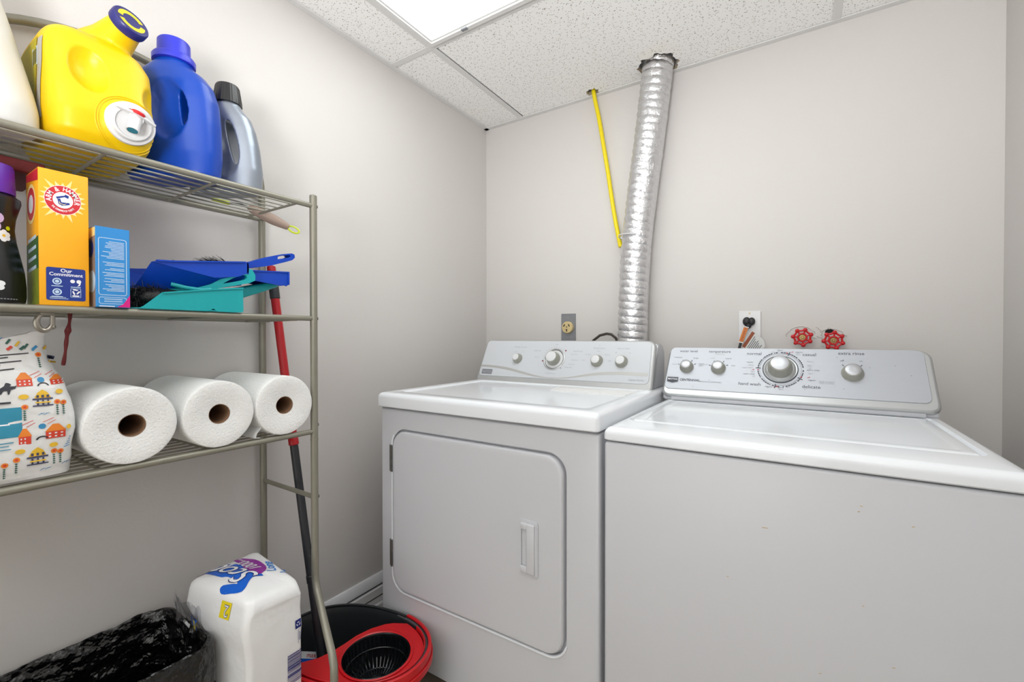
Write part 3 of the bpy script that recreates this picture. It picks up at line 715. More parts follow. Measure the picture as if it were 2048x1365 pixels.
def make_washer():
    x0, x1, yf, yb, zt = -.372, .296, .962, 1.66, Z(-.2335)
    t = thing('washing_machine', 'white top-loading washing machine with closed lid, right of the dryer', 'washing machine', ((x0+x1)/2, (yf+yb)/2, 0))
    zb = .035
    m = M(); m.box((x0, yf, zb), (x1, yb, zt-.003), ap_body, .008, 3); put(m, 'cabinet', t)
    rust = mat('rust_mark', (196, 176, 140), .5)
    for u, z_, w_ in ((.086, -.290, .004), (.083, -.30, .003), (.153, -.31, .004), (-.06, -.36, .010), (-.12, -.47, .004), (.09, -.46, .003), (.13, -.55, .004), (.03, -.60, .004)):
        g = Print(plane((0, yf-.0002, 0), (1, 0, 0), (0, 0, 1))); g.line(u, Z(z_), u+w_, Z(z_)+.0008, .0016, rust); put(g.m, 'scuff_mark', t)
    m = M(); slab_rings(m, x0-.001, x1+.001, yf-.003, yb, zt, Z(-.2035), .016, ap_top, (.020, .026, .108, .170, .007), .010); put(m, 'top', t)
    m = M(); R = []
    a0, a1, c0, c1 = x0+.028, x1-.034, yf+.114, yb-.178
    zz = Z(-.2105)
    for ins, z in ((0, zz), (0, zz+.0045), (.0015, zz+.0065), (.004, zz+.0072), (.022, zz+.0074), (.026, zz+.0066)):
        R.append([V((a, b, z)) for a, b in rrect(a1-a0-2*ins, c1-c0-2*ins, max(.012-ins*.4, .004), 6, (a0+a1)/2, (c0+c1)/2)])
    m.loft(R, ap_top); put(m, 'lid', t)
    m = M(); m.box((x0+.02, yf+.03, zt-.004), (x1-.01, yb-.02, zt+.001), dark); put(m, 'lid_gap', t)
    for xx in (x0+.05, x1-.05):
        for yy in (yf+.05, yb-.05):
            m = M(); m.cyl((xx, yy, 0), (xx, yy, zb+.004), .018, rubber, 12); put(m, 'foot', t)
    f = console(t, -.379, .292, (1.478, -.1885), (1.575, -.036), 1.655, Z(-.2035), (.006, .016, .024, .003), ap_brush, 'washer')
    knob(t, f, -.311, .1035, .0205, .0145, .022, chrome); knob(t, f, -.217, .1035, .0205, .0145, .022, chrome); knob(t, f, .119, .1015, .0245, .0178, .022, chrome)
    m = M(); n = (f(0, 0, 1)-f(0, 0, 0)).normalized(); o = f(-.0505, .1065, .0022)
    m.lathe([(.0455, 0), (.0455, .0015), (.043, .002)], o, n, inkd, 56, cap0=False, cap1=False); m.lathe([(.043, .0018), (.040, .0012), (.036, .006), (.0335, .008), (0, .008)], o, n, ap_trim, 56, cap0=False); put(m, 'dial_ring', t)
    knob(t, f, -.0505, .1065, .033, .0235, .040, chrome, label='large silver-capped cycle knob')
    g = Print(lambda a, b, l: f(a, b, .0022+l))
    g.text('water level', -.311, .1635, .0125, inkd, .004).text('temperature', -.217, .1635, .0125, inkd, .004).text('normal', -.120, .158, .0140, inkd, .004).text('casual', .021, .158, .0140, inkd, .004)
    g.text('hand wash', -.128, .0535, .0140, inkd, .004).text('delicate', .025, .0535, .0140, inkd, .004).text('extra rinse', .118, .164, .0135, inkd, .006)
    g.text('wash/rinse', -.217, .154, .0065, inkl)
    for a, b, s_, mt in ((-.341, .139, 'medium', ink), (-.286, .138, 'large', ink), (-.351, .113, 'small', inkl), (-.268, .117, 'super', ink), (-.268, .111, 'plus', ink), (-.236, .139, 'cool', inkl), (-.190, .139, 'warm', ink), (-.255, .115, 'cold', inkl), (-.175, .114, 'hot', ink), (.097, .1405, 'off', inkd), (.139, .1405, 'on', ink)):
        g.text(s_, a, b, .0078, mt)
    for a, b, s_, mt in ((-.022, .1655, 'off', inkr), (-.004, .166, 'regular', ink), (-.006, .159, 'light', inkl), (-.052, .172, 'extra', ink), (-.052, .166, 'rinse', inkl), (-.072, .165, 'off', inkl), (-.036, .165, 'light', inkl),
        (-.130, .128, 'regular', ink), (-.127, .118, 'heavy', inkl), (-.136, .109, 'super wash', inkl), (-.121, .1025, 'off', inkr), (-.121, .096, 'light', inkl), (-.131, .0875, 'extra rinse', ink), (-.118, .080, 'off', inkl),
        (.023, .135, 'heavy', inkl), (.022, .122, 'light', inkl), (.022, .113, 'off', inkl), (.030, .107, 'extra rinse', ink), (.024, .096, 'light', inkl), (.019, .083, 'off', inkr), (.027, .075, 'regular', ink),
        (-.078, .048, 'regular', ink), (-.063, .0475, 'off', inkr), (-.048, .047, 'extra', ink), (-.048, .041, 'rinse', inkl), (-.030, .050, 'light', inkl), (.061, .072, 'push to start', inkl), (.061, .067, 'pull to stop', inkl)):
        g.text(s_, a, b, .0068, mt)
    c = (-.0505, .1065)
    segs = 52
    for i in range(segs):
        a = 2*PI*i/segs
        if i % 13 in (0,): continue
        wide = (i*7) % 5 != 0
        g.ring(c[0], c[1], .0555, .0585, inkd, 4, 1.0, a+.012, a+2*PI/segs-(.012 if wide else .06))
    g.ring(c[0], c[1], .0525, .0531, ink, 80)
    for dg_, mt in ((68, inkd), (178, inkd), (-30, inkd), (-102, inkd)):
        a = math.radians(dg_); g.line(c[0]+math.cos(a)*.050, c[1]+math.sin(a)*.050, c[0]+math.cos(a)*.0635, c[1]+math.sin(a)*.0635, .0022, mt)
        a += .1; g.line(c[0]+math.cos(a)*.055, c[1]+math.sin(a)*.055, c[0]+math.cos(a)*.059, c[1]+math.sin(a)*.059, .003, inkr)
    for kx, kb, R_ in ((-.311, .1035, .024), (-.217, .1035, .024), (.119, .1015, .0285)):
        for dg_ in ((25, 60, 120, 160) if kx < 0 else (50, 130)):
            a = math.radians(dg_); g.line(kx+math.cos(a)*R_, kb+math.sin(a)*R_, kx+math.cos(a)*(R_+.006), kb+math.sin(a)*(R_+.006), .0018, inkd)
    g.shape([(-.367, .066), (-.331, .066), (-.331, .048), (-.349, .043), (-.367, .048)], inkl).shape([(-.3655, .0645), (-.3325, .0645), (-.3325, .049), (-.349, .0445), (-.3655, .049)], inkd)
    g.text('MAYTAG', -.349, .0575, .0086, sc_wh, .01, 0, .85)
    g.text('CENTENNIAL', -.2965, .0565, .0112, inkd, .012, 0, .90); g.text('commercial technology', -.237, .054, .0068, inkl)
    for a, b in ((-.285, .034), (.098, .052), (.157, .120), (.21, .128), (-.24, .06), (.01, .045), (.086, .150), (.24, .10)): g.disc(a, b, .0011, ink, 1, 6)
    put(g.m, 'panel_lettering', t)
make_washer()

# ================================================================ storage rack and everything on it
RXB, RXF, RY0, RY1 = -1.318, -1.070, .059, .707
RYC = (RY0+RY1)/2
SH = {'top': .340, 'mid': .047, 'low': -.248}
def make_rack():
    t = thing('storage_rack', 'pewter metal three-shelf storage rack with an arched back, against the left wall', 'rack', (-1.19, RYC, 0))
    r = .0092
    def mirror(y, e): return y if e else RY0+RY1-y
    for e in (1, 0):
        y = RY1 if e else RY0
        m = M(); m.tube([P(RXF, y, .366), P(RXF, y, .364), P(RXF, y, -.62), P(RXF+.002, mirror(.7068, e), -.640), P(RXF+.016, mirror(.702, e), -.662), P(-.940, mirror(.664, e), -.758), P(-.924, mirror(.658, e), -.780), P(-.919, mirror(.655, e), -.80), P(-.918, mirror(.654, e), -CZ+.004)], r, rack_m, 16)
        m.ball(P(RXF, y, .366), r*.99, rack_m, (1, 1, .35), n=2); m.tube([P(RXF, y, -.268), P(RXF, y, -.2715)], r+.0007, rack_m, 16); put(m, 'front_post', t)
        m = M(); m.tube([P(RXB, y, .40), P(RXB, y, -CZ+.004)], r, rack_m, 16); put(m, 'rear_post', t)
        m = M(); m.tube([P(RXB, y, -.419), P(RXF, y, -.421)], .0062, rack_m, 12); put(m, 'side_rung', t)
        m = M()
        m.lathe([(.0052, 0), (.0052, .0015), (.003, .0035), (0, .004)], P(RXF, y+(r if e else -r), -.421), (0, 1 if e else -1, 0), steel, 14); put(m, 'bolt', t, label='bright bolt head')
        for z in (.340, .047, -.232):
            m = M(); m.lathe([(.0045, 0), (.0045, .0015), (.0025, .003), (0, .0035)], P(RXF, y+(r if e else -r), z), (0, 1 if e else -1, 0), rack_m, 12); put(m, 'bolt', t)
    # arch at the back
    m = M(); pts = []
    for i in range(33):
        a = PI*i/32; pts.append(P(RXB, RYC+math.cos(a)*(RY1-RY0)/2, .40+.262*math.sin(a)**.85))
    m.tube(pts, r, rack_m, 14); put(m, 'back_arch', t)
    for key, zr in SH.items():
        m = M()
        for x in (RXF, RXB): m.tube([P(x, RY0, zr), P(x, RY1, zr)], .0066, rack_m, 12)
        n = 8; wires = .0021
        for i in range(1, n): 
            x = RXB+(RXF-RXB)*i/n; m.tube([P(x, RY0+.045, zr+.0005), P(x, RY1-.045, zr+.0005)], wires, rack_m, 6)
        for y in (.106, .292, .477, .661): m.tube([P(RXB, y, zr-.004), P(RXF, y, zr-.004)], .0032, rack_m, 8)
        put(m, 'wire_shelf', t)
        for y, s_ in ((RY1, -1), (RY0, 1)):
            m = M(); q = [(0, 0), (.040, 0), (0, -.038*1)]
            m.ext([(0, 0), (.034, 0), (0, s_*.036)], P(RXB+.004, y, zr-.006), (1, 0, 0), (0, 1, 0), (0, 0, .0016), rack_m); put(m, 'corner_bracket', t)
make_rack()

TH = math.radians(31)
def jug_fn(c, th, secs, e=2.6, n=48):
    """secs: (z, offset along handle axis, half length, half thickness)"""
    d = V((math.cos(th), math.sin(th), 0)); q = V((math.sin(th), -math.cos(th), 0))
    def f(m):
        R = []
        for z, o, a, b in secs: R.append([V((c[0], c[1], Z(z)))+d*(o+p[0])-q*p[1] for p in sell(a, b, e if a > .035 else 2, n)])
        m.loft(R, cream)
    return f, d, q
S_TOP = .3405+.0066
def blue_jug():
    c = (-1.180, .441); z0 = .347
    t = thing('detergent_jug', 'glossy blue detergent jug with a ribbed blue screw cap and moulded handle', 'detergent jug', P(c[0], c[1], z0))
    f, d, q = jug_fn(c, TH, [(z0, 0, .088, .041), (z0+.006, 0, .095, .046), (.40, 0, .100, .048), (.47, 0, .098, .047), (.52, -.001, .094, .046), (.555, -.004, .086, .043), (.578, -.006, .070, .040), (.592, -.004, .048, .036), (.602, .0, .036, .033), (.614, .0, .033, .032)])
    C0 = V((c[0], c[1], 0)); rot = Matrix.Rotation(TH, 3, 'Z') @ Matrix.Rotation(-.12, 3, 'Y')
    cuts = [lambda m: m.ball(C0+d*.040+V((0, 0, Z(.497)))+q*.0, .1, cream, (.026, .6, .60), rot),
            lambda m: m.ball(C0+d*.026+V((0, 0, Z(.492)))+q*.062, .1, cream, (.42, .30, .72), rot), lambda m: m.ball(C0+d*.026+V((0, 0, Z(.492)))-q*.062, .1, cream, (.42, .30, .72), rot)]
    cuts[0] = lambda m: m.ball(C0+d*.048+V((0, 0, Z(.492))), .1, cream, (.13, .9, .42), rot)
    cuts[1] = lambda m: m.ball(C0+d*.020+V((0, 0, Z(.490)))+q*.066, .1, cream, (.50, .40, .80), rot)
    put(organic([f], cuts, blu, .0022, 14), 'body', t)
    cc = C0+V((0, 0, Z(.606)))
    m = M(); m.lathe([(.036, 0), (.040, .001), (.0405, .012), (.038, .016), (.033, .017), (.031, .019), (.0300, .048), (.028, .051), (0, .051)], cc, (0, 0, 1), blu2, 72, lambda a, h: 1+(.012*math.cos(a*36) if .019 < h < .05 else 0)); put(m, 'screw_cap', t)
    m = M(); pts = []
    m = M(); m.box(P(-1.165, .3895, .40), P(-1.15, .3905, .43), cardw)
    me = bpy.data.objects['body'].data
blue_jug()
def silver_jug():
    c = (-1.182, .549); z0 = .347
    t = thing('detergent_jug', 'slim silver detergent jug with black ribbed cap, nearest the top shelf right end', 'detergent jug', P(c[0], c[1], z0))
    f, d, q = jug_fn(c, math.radians(32), [(z0, 0, .076, .033), (z0+.006, 0, .082, .038), (.40, 0, .085, .039), (.46, -.002, .080, .037), (.50, -.004, .073, .035), (.53, -.005, .062, .032), (.547, -.004, .046, .029), (.558, .002, .033, .027), (.568, .004, .027, .026)])
    C0 = V((c[0], c[1], 0)); rot = Matrix.Rotation(math.radians(32), 3, 'Z') @ Matrix.Rotation(-.22, 3, 'Y')
    cuts = [lambda m: m.ball(C0+d*.034+V((0, 0, Z(.462))), .1, cream, (.13, .9, .58), rot),
            lambda m: m.ball(C0+d*.014+V((0, 0, Z(.455)))+q*.052, .1, cream, (.42, .30, .90), rot), lambda m: m.ball(C0+d*.018+V((0, 0, Z(.462)))-q*.050, .1, cream, (.34, .25, .82), rot)]
    me = organic([f], cuts, silv, .0018, 24); bv = bvh(me); put(me, 'body', t)
    cc = C0+d*.004+V((0, 0, Z(.563)))
    m = M(); m.lathe([(.030, 0), (.0315, .001), (.0310, .006), (.0255, .043), (.0235, .047), (0, .047)], cc, (0, 0, 1), blk, 96, lambda a, h: 1+(.02*math.cos(a*30) if .004 < h < .044 else 0)); put(m, 'screw_cap', t)
    pr = Print(lambda a, b, l: cc+V((math.sin(a)*(.0315-.006*b/.044), -math.cos(a)*(.0315-.006*b/.044), b))*1+V((math.sin(a), -math.cos(a), 0))*(l+.0006))
    pr.disc(-.35, .030, .008, sky_b, 14, 16); pr.disc(-.5, .012, .004, sky_b, 14, 12); put(pr.m, 'cap_print', t)
    def hit(a, b, l):
        o = C0+d*a+q*.2+V((0, 0, Z(b))); h = bv.ray_cast(o, -q); 
        return (h[0]+h[1]*(l+.0006)) if h[0] else o-q*.16
    # blue snowflake label on the face and base
    g = Print(hit); g.grid(-.062, .352, -.018, .44, sky_b, 10, 12)
    g.text('*', -.040, .405, .055, pale).text('*', -.030, .425, .03, pale).text('*', -.05, .38, .03, pale).grid(-.06, .353, -.020, .366, greyp, 8, 3); put(g.m, 'label', t, label='blue label with a pale snowflake')
silver_jug()
def white_jug():
    c = (-1.195, .139); z0 = .347
    t = thing('bleach_jug', 'large milky white plastic jug cut by the left edge, next to the yellow dispenser', 'jug', P(c[0], c[1], z0))
    f, d, q = jug_fn(c, TH, [(z0, 0, .100, .050), (z0+.008, 0, .109, .056), (.39, 0, .108, .056), (.42, -.003, .103, .055), (.50, -.012, .084, .053), (.56, -.020, .072, .050), (.60, -.026, .063, .048), (.645, -.030, .054, .046), (.675, -.03, .045, .04), (.695, -.03, .028, .026), (.73, -.03, .024, .023)], 2.8)
    C0 = V((c[0], c[1], 0)); rot = Matrix.Rotation(TH, 3, 'Z') @ Matrix.Rotation(-.3, 3, 'Y')
    cuts = [lambda m: m.ball(C0+d*.012+V((0, 0, Z(.60))), .1, cream, (.13, .9, .48), rot), lambda m: m.ball(C0+d*.0+V((0, 0, Z(.58)))+q*.085, .1, cream, (.5, .38, .95), rot)]
    put(organic([f], cuts, cream, .003, 8), 'body', t)
    m = M(); m.lathe([(.026, 0), (.030, .001), (.029, .03), (.026, .033), (0, .033)], C0-d*.03+V((0, 0, Z(.715))), (0, 0, 1), whp, 60, lambda a, h: 1+.015*math.cos(a*30)); put(m, 'screw_cap', t)
white_jug()
def yellow_dispenser():
    t = thing('laundry_dispenser', 'big yellow detergent dispenser lying on its side with a white tap and navy cap', 'detergent dispenser', P(-1.21, .30, .347))
    z0 = .3475
    def body(m):
        R = []
        for z, x0, x1, y0, y1, e in ((z0, -1.305, -1.112, .240, .358, 4), (z0+.006, -1.318, -1.098, .230, .368, 4.5), (z0+.025, -1.326, -1.084, .223, .376, 5), (.41, -1.33, -1.078, .220, .382, 5), (.45, -1.33, -1.084, .220, .383, 5), (.49, -1.33, -1.094, .221, .384, 5), (.525, -1.328, -1.098, .221, .382, 5), (.548, -1.326, -1.104, .223, .368, 5), (.560, -1.320, -1.112, .228, .350, 4.5), (.568, -1.31, -1.125, .236, .335, 4)):
            R.append([P(p[0], p[1], z) for p in sell((x1-x0)/2, (y1-y0)/2, e, 56, (x0+x1)/2, (y0+y1)/2)])
        m.loft(R, yel)
    n0, n1 = P(-1.170, .316, .568), P(-1.100, .334, .602); ax = (n1-n0).normalized()
    def neck(m): m.tube([n0-ax*.02, n0, n0+ax*.03, n1+ax*.002], [.050, .044, .034, .0255], yel, 32)
    def bulge(m): m.ball(P(-1.115, .318, .402), .1, yel, (.43, .60, .50), Matrix.Rotation(.25, 3, 'Y'))
    cuts = [lambda m: m.ball(P(-1.044, .275, .494), .1, yel, (.70, .44, .60), Matrix.Rotation(.15, 3, 'X')),
            lambda m: m.ball(P(-1.052, .385, .474), .1, yel, (.72, .36, .50), Matrix.Rotation(-.1, 3, 'X'))]
    ybm = organic([body, neck, bulge], cuts, yel, .003, 6); ybv = bvh(ybm); put(ybm, 'body', t)
    m = M(); m.lathe([(.027, 0), (.0295, .001), (.030, .004), (.0300, .015), (.0285, .0175), (0, .0175)], n1-ax*.003, ax, navy, 80, lambda a, h: 1+.008*math.cos(a*40)); cp = put(m, 'screw_cap', t, label='navy blue cap with a yellow ring')
    ux = V((0, 0, 1)).cross(ax).normalized(); uy = ax.cross(ux)
    g = Print(lambda a, b, l: n1-ax*.003+ax*(.0176+l)+ux*a+uy*b)
    g.ring(0, 0, .0145, .0225, yelp, 26, 1, .3, 3.0).ring(0, 0, .0145, .0225, yelp, 26, 1, 3.4, 6.1); put(g.m, 'cap_print', cp)
    # tap
    c = P(-1.0725, .330, .4045); ax = V((.965, -.05, -.22)).normalized(); uy = V((0, .25, .97)); uy = (uy-ax*uy.dot(ax)).normalized(); ux = uy.cross(ax)
    m = M(); m.lathe([(.0385, -.008), (.0385, .0), (.0370, .003), (.032, .004), (.031, .008), (.029, .0105), (.026, .0110), (.024, .007), (0, .0065)], c, ax, whp, 48)
    tp = put(m, 'tap_flange', t, label='round white tap flange')
    m = M(); R = Matrix((ux, uy, ax)).transposed()
    m.cyl(c+ax*.004+uy*.010, c+ax*.020+uy*.010, .0115, whp, 24)
    b = M(); pts = [(-.0315, .0035), (-.030, .009), (-.012, .015), (.012, .015), (.030, .009), (.0315, .0035), (.018, .0035), (-.018, .0035)]
    m.ext(pts, c+ax*.010+uy*.0115, ux, (ax*.95+uy*.30), uy*.0032, whp)
    dn = (-uy*.90+ax*.42).normalized(); s0 = c+ax*.015+uy*.012
    m.tube([s0, s0+dn*.030], .0098, whp, 24, cap=False); m.tube([s0+dn*.0295, s0+dn*.010], .0082, mat('spout_teal', (50, 130, 150), .3), 24); 
    m.lathe([(.0098, 0), (.0082, .0002)], s0+dn*.030, dn, whp, 24, cap0=False, cap1=False)
    put(m, 'tap', t, label='white push tap with winged lever')
    m = M(); m.lathe([(.0115, 0), (.0115, .004), (.009, .0065), (0, .0068)], c+ax*.017+uy*.0175, uy, redp, 28); put(m, 'tap_button', t, label='red tap button')
    m = M()
    for rr_ in (.0495, .0535):
        pp_ = []
        for k in range(64):
            a = 2*PI*k/64; o_ = c+ux*math.cos(a)*rr_*.93+uy*math.sin(a)*rr_; h = ybv.ray_cast(o_+V((.2, 0, 0)), V((-1, 0, 0)))
            if h[0] and h[0].x > c.x-.035: pp_.append(h[0]+V((.0004, 0, 0)))
        m.tube(pp_, .0011, yel, 6)
    put(m, 'moulded_ring', t)
    # side label (faces the viewer's left)
    def hy(a, b, l):
        h = ybv.ray_cast(V((a, 0, Z(b))), V((0, 1, 0))); return (h[0]+V((0, -1, 0))*(l+.0008)) if h[0] else V((a, .225, Z(b)))
    g = Print(hy)
    olv = mat('label_olive', (190, 176, 30), .5); g.grid(-1.31, .375, -1.155, .54, olv, 14, 14).grid(-1.150, .39, -1.132, .535, mat('label_grey', (176, 172, 164), .5), 4, 14)
    g.rr(-1.165, .505, .030, .034, .003, pale)
    for k in range(9): g.line(-1.176+k*.0028, .492, -1.176+k*.0028, .518, .0012+.0006*(k % 2), inkd)
    for k in range(20): g.grid(-1.295, .385+k*.0042, -1.15-.01*(k % 3), .3862+k*.0042, gren2, 4, 1); g.lv = 3
    put(g.m, 'side_label', t)
yellow_dispenser()

# -------- middle shelf
zm = Z(.047)+.0067
def softener():
    c = V((-1.125, .158, zm))
    t = thing('fabric_softener', 'black waisted bottle with a purple cap and printed flowers, at the left edge', 'bottle', c)
    m = M(); prof = [(.034, 0), (.040, .003), (.0415, .012), (.0415, .030), (.0395, .055), (.035, .080), (.0305, .105), (.0285, .125), (.030, .143), (.034, .160), (.0365, .170), (.036, .176), (.030, .181), (.022, .184), (.022, .19)]
    m.lathe(prof, c, (0, 0, 1), blk, 48); put(m, 'body', t)
    m = M(); m.lathe([(.030, .183), (.0305, .185), (.029, .226), (.027, .231), (0, .231)], c, (0, 0, 1), purple, 48); put(m, 'cap', t, label='purple cap')
    def rad(h):
        for (r0, h0), (r1, h1) in zip(prof, prof[1:]):
            if h0 <= h <= h1: return r0+(r1-r0)*(h-h0)/max(h1-h0, 1e-6)
        return .03
    g = Print(lambda a, b, l: c+V((math.cos(a/.032)*(rad(b)+l+.0004), math.sin(a/.032)*(rad(b)+l+.0004), b)))
    pk = mat('petal_lilac', (206, 176, 214), .5); pv = mat('petal_violet', (150, 90, 170), .5)
    def flower(a, b, r, m1, mc, n=5):
        for k in range(n):
            u = 2*PI*k/n+.4; g.disc(a+math.cos(u)*r*.6, b+math.sin(u)*r*.6, r*.42, m1, 1, 12)
        g.disc(a, b, r*.25, mc, 1, 10)
    flower(-.006, .135, .020, pk, pv); flower(.013, .112, .010, sc_wh, b_ye, 6); flower(-.008, .095, .013, pv, pk); flower(-.002, .030, .011, sc_wh, pk, 6)
    g.disc(.020, .125, .0035, lime, 1, 10)
    for k in range(14): g.line(-.02+.003*k, .008, -.018+.003*k, .008, .0015, inkl)
    g.ring(0, .003, .0, .0, inkl)
    put(g.m, 'label_print', t)
softener()
def orange_box():
    x0, x1, y0, y1, z1 = -1.148, -1.070, .2045, .2675, Z(.284)
    t = thing('baking_soda_box', 'tall orange carton with a round red logo on a sunburst', 'box', ((x0+x1)/2, (y0+y1)/2, zm))
    m = M(); m.box((x0, y0, zm), (x1, y1, z1), orange, .0012, 2); put(m, 'carton', t)
    g = Print(lambda a, b, l: V((x1+l, a, Z(b))))
    cx, cb = .2345, .235
    for k in range(20):
        a = 2*PI*k/20; w_ = .15; R_ = (.0325, .039, .030)[k % 3]
        if abs(math.cos(a))*R_ > .0305: R_ = .030
        g.shape([(cx+math.cos(a-w_)*.020, cb+math.sin(a-w_)*.024), (cx+math.cos(a+w_)*.020, cb+math.sin(a+w_)*.024), (cx+math.cos(a)*R_, cb+math.sin(a)*R_)], raycol)
    E_ = .93
    g.disc(cx, cb, .0250, sc_wh, E_, 40).disc(cx, cb, .0243, ahred, E_, 40).disc(cx, cb, .0138, sc_wh, E_, 36)
    def arc(s_, r, a0, a1, size, flip=False):
        n = len(s_)
        for i, ch in enumerate(s_):
            a = a0+(a1-a0)*(i+.5)/n
            if ch != ' ': g.text(ch, cx+math.cos(a)*r*E_, cb+math.sin(a)*r, size, sc_wh, .02, a-PI/2+(PI if flip else 0), .85)
    arc('ARM & HAMMER', .0188, math.radians(196), math.radians(-16), .0098); arc('THE STANDARD OF PURITY', .0185, math.radians(218), math.radians(322), .0042, True)
    # arm-and-hammer emblem
    g.shape([(cx-.009, cb+.004), (cx+.002, cb+.0085), (cx+.003, cb+.0105), (cx+.0075, cb+.0085), (cx+.0065, cb+.004), (cx+.002, cb+.006), (cx-.0075, cb+.001)], ahblue)
    g.shape([(cx-.007, cb+.001), (cx-.0035, cb+.002), (cx-.002, cb-.004), (cx+.008, cb-.003), (cx+.0085, cb-.006), (cx-.001, cb-.0095), (cx-.0055, cb-.0075)], ahblue).shape([(cx-.005, cb-.001), (cx-.0035, cb-.006), (cx+.001, cb-.0068), (cx+.005, cb-.0045), (cx+.001, cb-.0080), (cx-.0045, cb-.0065)], raycol)
    g.rr(.2375, .0905, .0495, .0560, .003, ahblue)
    g.text('Our', .2375, .1135, .0085, sc_wh, .02).text('Commitment', .2375, .1070, .0078, sc_wh, .02)
    for yy, zz in ((.226, .095), (.226, .077)):
        g.ring(yy, zz, .0040, .0058, pale, 20).disc(yy, zz, .0028, pale, 1, 10); g.line(yy-.007, zz-.0080, yy+.007, zz-.0080, .0012, pale)
    g.disc(.2455, .0965, .0032, sc_wh, 1, 10).disc(.2535, .0965, .0032, sc_wh, 1, 10).shape([(.2505, .0945), (.2565, .0965), (.2550, .0895), (.2515, .0880), (.2540, .0925)], sc_wh); g.line(.243, .0865, .256, .0865, .0012, pale)
    g.frame(.2495, .0765, .0135, .0155, .001, .0006, pale)
    for k in range(3):
        a = PI/2+2*PI*k/3; g.shape([(.2495+math.cos(a+s_)*r_, .0785+math.sin(a+s_)*r_) for s_, r_ in ((-.75, .0026), (-.75, .0050), (.35, .0050), (.75, .0062), (.9, .0036), (.35, .0026))], sc_wh)
    g.line(.245, .0712, .254, .0712, .0022, sc_wh)
    for k in range(2): g.line(.217, .0655+k*.0022, .240-k*.003, .0655+k*.0022, .0008, pale)
    put(g.m, 'front_print', t)
    g = Print(lambda a, b, l: V((a, y0-l, Z(b))))
    g.shape([(x0+.002, .055), (x1-.001, .055), (x1-.001, .115), (x0+.002, .115)], gren2).shape([(x0+.002, .115), (x1-.001, .115), (x1-.001, .170), (x0+.002, .160)], gren)
    g.shape([(x0+.002, .270), (x1-.001, .262), (x1-.001, .282), (x0+.002, .282)], ahred).disc(-1.115, .228, .034, raycol, .9).disc(-1.115, .228, .028, ahred, .9).disc(-1.115, .228, .016, sc_wh, .9)
    for k in range(4): g.line(-1.135, .165-k*.017, -1.085, .170-k*.017, .006, pale)
    put(g.m, 'side_print', t)
orange_box()
m = M(); m.box((-1.300, .02, Z(.2865)), (-1.140, .228, Z(.309)), drk_red, .004, 3)
put(m, 'folded_red_cloth', loc=(-1.22, .12, Z(.2865)), label='flat dark red bundle lying across the orange carton and the purple cap', cat='cloth')
def blue_box():
    x0, x1, y0, y1, z1 = -1.130, -1.060, .2735, .3225, Z(.199)
    t = thing('dryer_sheet_box', 'small light blue carton of tiny print between the orange carton and the dustpans', 'box', ((x0+x1)/2, (y0+y1)/2, zm))
    m = M(); m.box((x0, y0, zm), (x1, y1, z1), sky_b, .0008, 1)
    put(m, 'carton', t)
    g = Print(lambda a, b, l: V((x1+l, a, Z(b))))
    g.frame(.2975, .1275, .0405, .104, .004, .0010, pale).frame(.2975, .0660, .0395, .0125, .003, .0009, pale)
    rr_ = random.Random(3)
    for k in range(34):
        if k in (12, 13, 17, 20, 24, 28): continue
        w_ = rr_.uniform(.55, 1)*.033; g.line(.3140-w_, .173-k*.0027, .3140, .173-k*.0027, .0011, pale)
    for k in range(2): g.line(.285, .0685-k*.004, .311, .0685-k*.004, .0014, pale)
    g.shape([(.303, .0545), (.3222, .0545), (.3222, .078), (.318, .070), (.312, .060)], magen).line(.278, .0555, .300, .0555, .0015, sc_wh)
    put(g.m, 'front_print', t)
    g = Print(lambda a, b, l: V((a, y0-l, Z(b)))); g.shape([(x0+.001, .054), (x1-.001, .054), (x1-.001, .197), (x0+.001, .197)], photo); g.disc(-1.085, .16, .016, ahblue).disc(-1.08, .10, .02, pale).shape([(x0+.001, .175), (x1-.001, .182), (x1-.001, .197), (x0+.001, .197)], raycol); put(g.m, 'side_print', t)
    g = Print(lambda a, b, l: V((b, a, z1+l))); g.shape([(y0+.001, x0+.001), (y0+.001, x1-.001), (y1-.018, x1-.001), (y1-.018, x0+.001)], cardw).shape([(y1-.017, x0+.001), (y1-.017, x1-.001), (y1-.001, x1-.001), (y1-.001, x0+.001)], ahblue); put(g.m, 'top_print', t)
blue_box()

def hairs(m, base, direc, spread, ln, n, mt, r=.0007, seed=1):
    rg = random.Random(seed)
    for i in range(n):
        p = base(rg); d = (V(direc)+V((rg.uniform(-1, 1), rg.uniform(-1, 1), rg.uniform(-1, 1)))*spread).normalized(); l = ln*rg.uniform(.7, 1.1)
        bend = V((rg.uniform(-1, 1), rg.uniform(-1, 1), rg.uniform(-1, .2)))*l*.18
        m.tube([p, p+d*l*.5+bend*.4, p+d*l+bend], [r, r*.9, r*.4], mt, 4)
def pan(t, x0, x1, ya, yb, za, zb, wall, m_, th=.0025, deep=0):
    """open dustpan: lip at ya, back wall at yb; za/zb floor heights (rel) at lip and back"""
    m = M(); xm = .012
    def fl(y): return za+(zb-za)*(y-ya)/(yb-ya)
    # floor
    m.loft([[P(x0-.012, ya, za), P(x1+.012*0, ya, za), P(x1, ya, za+th), P(x0-.012, ya, za+th)], [P(x0, ya+.03, fl(ya+.03)), P(x1, ya+.03, fl(ya+.03)), P(x1, ya+.03, fl(ya+.03)+th), P(x0, ya+.03, fl(ya+.03)+th)], [P(x0+.01, yb, zb), P(x1, yb, zb), P(x1, yb, zb+th), P(x0+.01, yb, zb+th)]], m_)
    return m
